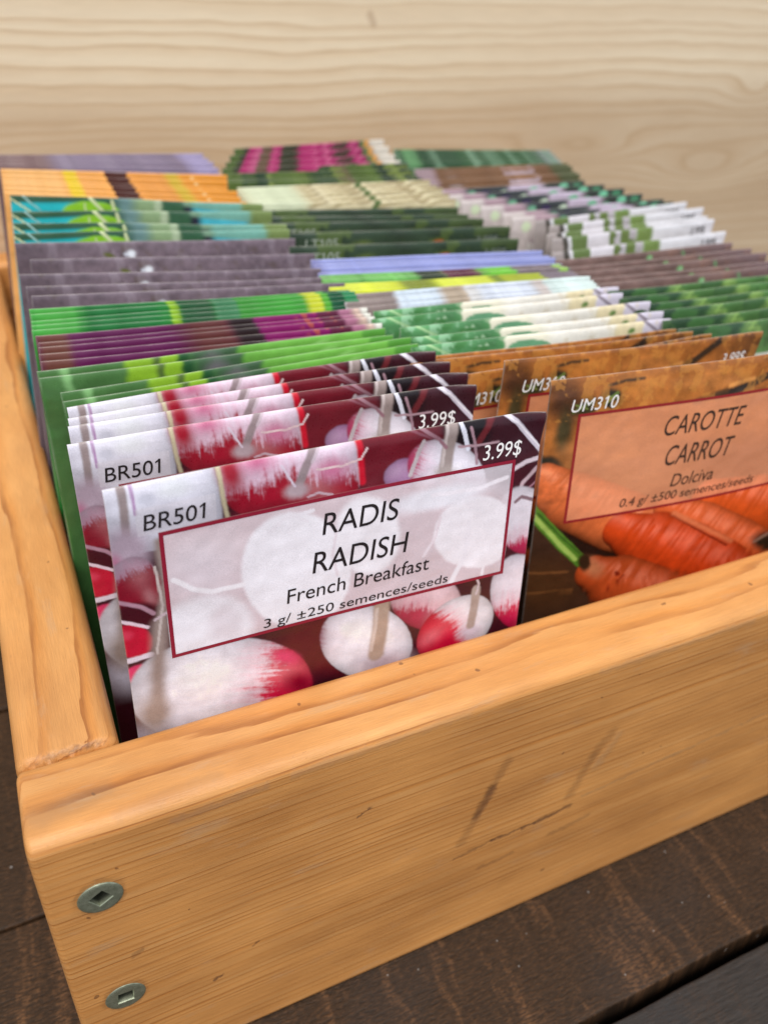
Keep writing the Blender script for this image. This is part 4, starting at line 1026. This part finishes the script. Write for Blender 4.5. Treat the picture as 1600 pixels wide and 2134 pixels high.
    if kind == 'sprout':
        C = mottle(B((122, 98, 94)), U, V, 7, 3, .35, 109); C = mottle(C, U, V, 1.4, 1.4, .22, 110)
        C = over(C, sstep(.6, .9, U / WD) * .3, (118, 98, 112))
        C = mottle(C, U, V, 3, 3, .4, 111, (136, 100, 84), .62)
        return blobs(C, U, V, [(.50, 2.3, 1.7, 1.5, 0, .6, (116, 174, 118)), (.505, 2.4, .6, .6, 0, .5, (160, 208, 160)), (.70, 1.8, .9, 1.8, -25, .6, (112, 156, 112)), (.72, 4.2, 1.1, .7, 30, .6, (108, 148, 108))], .6, 112)
    if kind == 'leek':
        C = bands(B((226, 226, 234)), U, V, [(-.1, .05, (170, 160, 160), .01), (.02, .05, (70, 66, 60), .008), (.07, .165, (104, 126, 74), .004), (.165, .30, (226, 222, 232), .004), (.30, .335, (110, 130, 74), .004), (.335, .37, (200, 196, 206), .004), (.37, .43, (108, 128, 70), .006), (.43, .465, (180, 174, 182), .008), (.465, .565, (116, 140, 76), .012)], .35, 113, slant=-.06)
        C = blobs(C, U, V, [(.32, 1.5, 2.2, 1.2, 0, .3, (104, 122, 70)), (.44, 5.5, 3, 2, 20, .4, (108, 128, 72))]); return mottle(C, U, V, 12, 2, .06, 114)
    if kind == 'kale':
        C = bands(B((176, 156, 168)), U, V, [(-.1, .10, (206, 196, 196), .02), (.10, .22, (176, 150, 162), .02), (.22, .5, (56, 62, 66), .03), (.5, .72, (196, 182, 204), .02), (.72, 1.1, (50, 58, 54), .03)], .8, 115)
        for (cx, cy, rx, ry, c) in ((.04, 4, 2.6, 2.2, (206, 222, 190)), (.26, 2.4, 2.8, 1.5, (116, 176, 146)), (.31, 5.0, 3.2, 1.6, (62, 48, 92)), (.35, 2.6, 2.8, 1.4, (60, 46, 90)), (.40, 4.6, 2.6, 1.5, (112, 168, 136)), (.46, 3.4, 2.6, 1.7, (206, 226, 204)), (.29, 8, 3, 1.8, (110, 166, 134)), (.42, 8, 3, 1.8, (60, 48, 88)),
                            (.57, 5.2, 2.8, 1.5, (112, 180, 148)), (.66, 2.2, 3.0, 1.4, (116, 188, 152)), (.60, 8.5, 3, 1.5, (200, 220, 200)), (.76, 3.8, 3.2, 1.6, (112, 184, 150)), (.83, 4.6, 3.0, 1.5, (56, 42, 86)), (.86, 2.0, 3.0, 1.7, (126, 210, 172)), (.93, 4.6, 3.0, 1.6, (54, 42, 86)), (.95, 2.0, 3.0, 1.5, (72, 140, 104))):
            C = blobs(C, U, V, [(cx, cy, rx, ry, 0, .3, c)], .4, int(cx * 100))
        return mottle(C, U, V, 2, 2, .12, 116)
    if kind == 'eggplant':
        C = mottle(B((122, 88, 62)), U, V, 10, 3, .22, 117); C = bands(C, U, V, [(-.1, .07, (156, 134, 142), .03), (.53, .72, (206, 190, 206), .008), (.86, 1.1, (78, 84, 52), .03)], .5, 118, slant=.0)
        C = blobs(C, U, V, [(.18, 6.0, 8, 4.4, 0, .3, (212, 214, 230)), (.62, .3, 12, 1.3, 0, .4, (134, 96, 64))], .5, 119)
        return mottle(C, U, V, 4, 3, .12, 120)
    if kind == 'herb':
        C = mottle(B((60, 92, 62)), U, V, 8, 5, .35, 121); C = bands(C, U, V, [(0, .09, (96, 146, 98), .03), (.10, .37, (48, 80, 54), .03), (.9, 1.1, (134, 146, 142), .04)], 2, 122)
        return mottle(C, U, V, 4, 3, .8, 123, (120, 152, 126), .56)

INFO = {
 'radish': ("red and white radish picture", "radish"), 'carrot': ("orange carrot picture", "carrot"), 'leaf': ("light green leaf picture", "light green leaf"),
 'beet': ("purple beet picture", "purple beet"), 'cucumber': ("deep green and yellow picture", "deep green and yellow"), 'soil': ("grey soil and white speck picture", "grey soil"),
 'teal': ("turquoise picture", "turquoise"), 'orange': ("orange and brown stripe picture", "orange"), 'lavsoil': ("dull mauve-grey picture", "mauve-grey"),
 'garlic': ("cream and green picture", "cream and green"), 'pale': ("pale blue and tan picture", "pale blue"), 'lime': ("yellow-lime picture", "yellow-lime"), 'lettuce': ("green and maroon picture", "green and maroon"),
 'lavender': ("plain lavender-blue picture", "lavender-blue"), 'tomato': ("dark green foliage picture", "dark foliage"), 'bean': ("beige streaked picture", "beige"), 'pea': ("mossy green picture", "mossy green"),
 'amaranth': ("magenta flower picture", "magenta flower"), 'parsley': ("mid green leafy picture", "mid green leafy"), 'sprout': ("brown soil and sprouts picture", "brown soil"), 'leek': ("white and olive picture", "white and olive"),
 'kale': ("mint and violet dotted picture", "mint and violet"), 'eggplant': ("brown and lilac picture", "brown and lilac"), 'herb': ("dark bluish-green leaf picture", "dark bluish-green"),
}
COLN = ["left", "middle", "right"]
ORD = ["front", "second", "third", "fourth", "fifth", "sixth"]

def place(o, pose):
    x, y, z, yaw, lean, roll = pose
    X = Vector((math.cos(yaw) * math.cos(roll), math.sin(yaw) * math.cos(roll), math.sin(roll)))
    D = Vector((math.sin(lean) * math.sin(yaw), -math.sin(lean) * math.cos(yaw), -math.cos(lean)))
    D = (D - X * D.dot(X)).normalized()
    Nn = X.cross(D)                       # away from the viewer
    org = Vector((x, y, z)) + X * (WD / 2) + D * HT
    m = Matrix.Identity(4)
    for r in range(3): m[r][0], m[r][1], m[r][2], m[r][3] = X[r], Nn[r], -D[r], org[r] * MM
    o.matrix_world = m

def printed_packet(env, parts):
    root = empty("seed_packet")
    new_obj("envelope", env, root, (M_paper,))
    for nm, me, mt, lb in parts:
        o = new_obj(nm, me, root, (mt,))
        if lb: o["label"] = lb
    return root

def copy_tree(root):
    r = root.copy(); col.objects.link(r)
    for ch in root.children:
        c = ch.copy(); col.objects.link(c); c.parent = r
    return r

RAD_TEXT[4][2] = 36.9; RAD_TEXT[4][4] = 2.1; CAR_TEXT[4][2] = 38.0; CAR_TEXT[4][4] = 2.5
RAD_TEXT[3][2] = 32.4
rad_me, rad_sa = make_radish()
car_me, car_sa = make_carrot()
def T(t, sa): return text_mesh(t[0], t[1], t[2], t[3], t[4], t[5], sa)
m_, v0_, v1_, m2_ = RAD_DIM
def rad_parts():
    r = RAD_TEXT
    return [("label_border", frame_mesh(m_, v0_, v1_, m2_, .75, rad_sa), M_border, "dark red line round the pale name panel"),
            ("code_text", T(r[0], rad_sa), M_ink, None), ("title_text", T(r[1], rad_sa), M_ink, "upper name RADIS"), ("title_text", T(r[2], rad_sa), M_ink, "lower name RADISH"),
            ("variety_text", T(r[3], rad_sa), M_ink, None), ("weight_text", T(r[4], rad_sa), M_ink, None), ("price_text", T(r[5], rad_sa), M_white_ink, None)]
def car_parts():
    r = CAR_TEXT; pr = ['3.99$', 73.8, 8.3, 9.6, 3.1, .12]
    return [("label_border", frame_mesh(m_, 9.3, 40.3, m2_, .75, car_sa), M_border2, "dark red line round the peach name panel"),
            ("code_text", T(r[0], car_sa), M_white_ink, None), ("title_text", T(r[1], car_sa), M_brown_ink, "upper name CAROTTE"), ("title_text", T(r[2], car_sa), M_brown_ink, "lower name CARROT"),
            ("variety_text", T(r[3], car_sa), M_brown_ink, None), ("weight_text", T(r[4], car_sa), M_brown_ink, None), ("price_text", T(pr, car_sa), M_white_ink, None)]

U0, V0 = grid_uv(0.45, COARSE)
rnd = random.Random(11)
prev = {0: None, 1: None, 2: None}
NEXT = {}
for i, (kind, c, ps) in enumerate(ROWS):
    pic, short = INFO[kind]
    group = "seed packets with a %s, %s column" % (pic, COLN[c])
    narrow = 1.0 if c != 1 or kind == 'carrot' else 84.5 / 88.0
    if kind == 'radish': src = printed_packet(rad_me, rad_parts())
    elif kind == 'carrot': src = printed_packet(car_me, car_parts())
    else:
        gapmm = abs(ps[-1][1] - ps[0][1]) / max(1, len(ps) - 1)
        bow = min(2.4, gapmm * 0.22)
        PERSP[0] = (0.85, 1.0, 2.0)[c]
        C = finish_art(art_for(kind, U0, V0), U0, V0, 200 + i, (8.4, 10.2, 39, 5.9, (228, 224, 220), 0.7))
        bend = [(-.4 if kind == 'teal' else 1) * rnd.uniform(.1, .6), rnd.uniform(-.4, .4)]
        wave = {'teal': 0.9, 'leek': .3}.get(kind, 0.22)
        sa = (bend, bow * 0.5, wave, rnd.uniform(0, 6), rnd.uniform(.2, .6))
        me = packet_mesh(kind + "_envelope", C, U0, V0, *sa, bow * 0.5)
        if kind == 'tomato':
            src = printed_packet(me, [("code_text", text_mesh("LT105", 5.8, 5.3, 12.5, 3.0, .1, sa), M_pale_ink, None), ("price_text", text_mesh("3.99$", 74, 5.9, 9.4, 2.8, .1, sa), M_dim_ink, None)])
        elif kind in ('leek', 'lavender'):
            src = printed_packet(me, [("price_text", text_mesh("3.99$", 74, 5.0, 9.4, 3.0, .1, sa), M_ink if kind == 'leek' else M_white_ink, None)])
        else:
            src = new_obj("seed_packet", me, None, (M_paper,))
    for k, pose in enumerate(ps):
        o = src if k == 0 else copy_tree(src)
        pose = list(pose)
        if kind not in ('radish', 'carrot'):
            pose[3] += rnd.uniform(-.006, .006); pose[5] += rnd.uniform(-.005, .005); pose[2] += rnd.uniform(-.35, .35)
        place(o, pose)
        if narrow != 1.0: o.scale = (narrow, 1, 1); o.location = o.location - o.matrix_world.to_3x3().col[0].normalized() * ((88 - 84.5) / 2 * MM)
        n = len(ps)
        colr = COLN[c]
        if kind == 'radish' and k == 0: lb = "front radish seed packet, whole RADIS label showing, right behind the front board"
        elif kind == 'carrot': lb = ["front carrot seed packet with its whole CAROTTE label showing", "carrot seed packet right behind the front carrot one, code and price showing", "low carrot seed packet beside the radish packets, only 310 readable",
                                     "carrot seed packet just behind the low one, code mostly cut off", "rearmost carrot seed packet, touching the cream and green ones"][k]
        elif k == n - 1: lb = "rearmost seed packet with %s, %s column" % (pic, colr)
        elif k == 0: lb = "frontmost seed packet with %s, %s column" % (pic, colr)
        else: lb = "seed packet with %s, %s from front in its stack" % (pic, ORD[k])
        tag(o, lb, "seed packet", group)
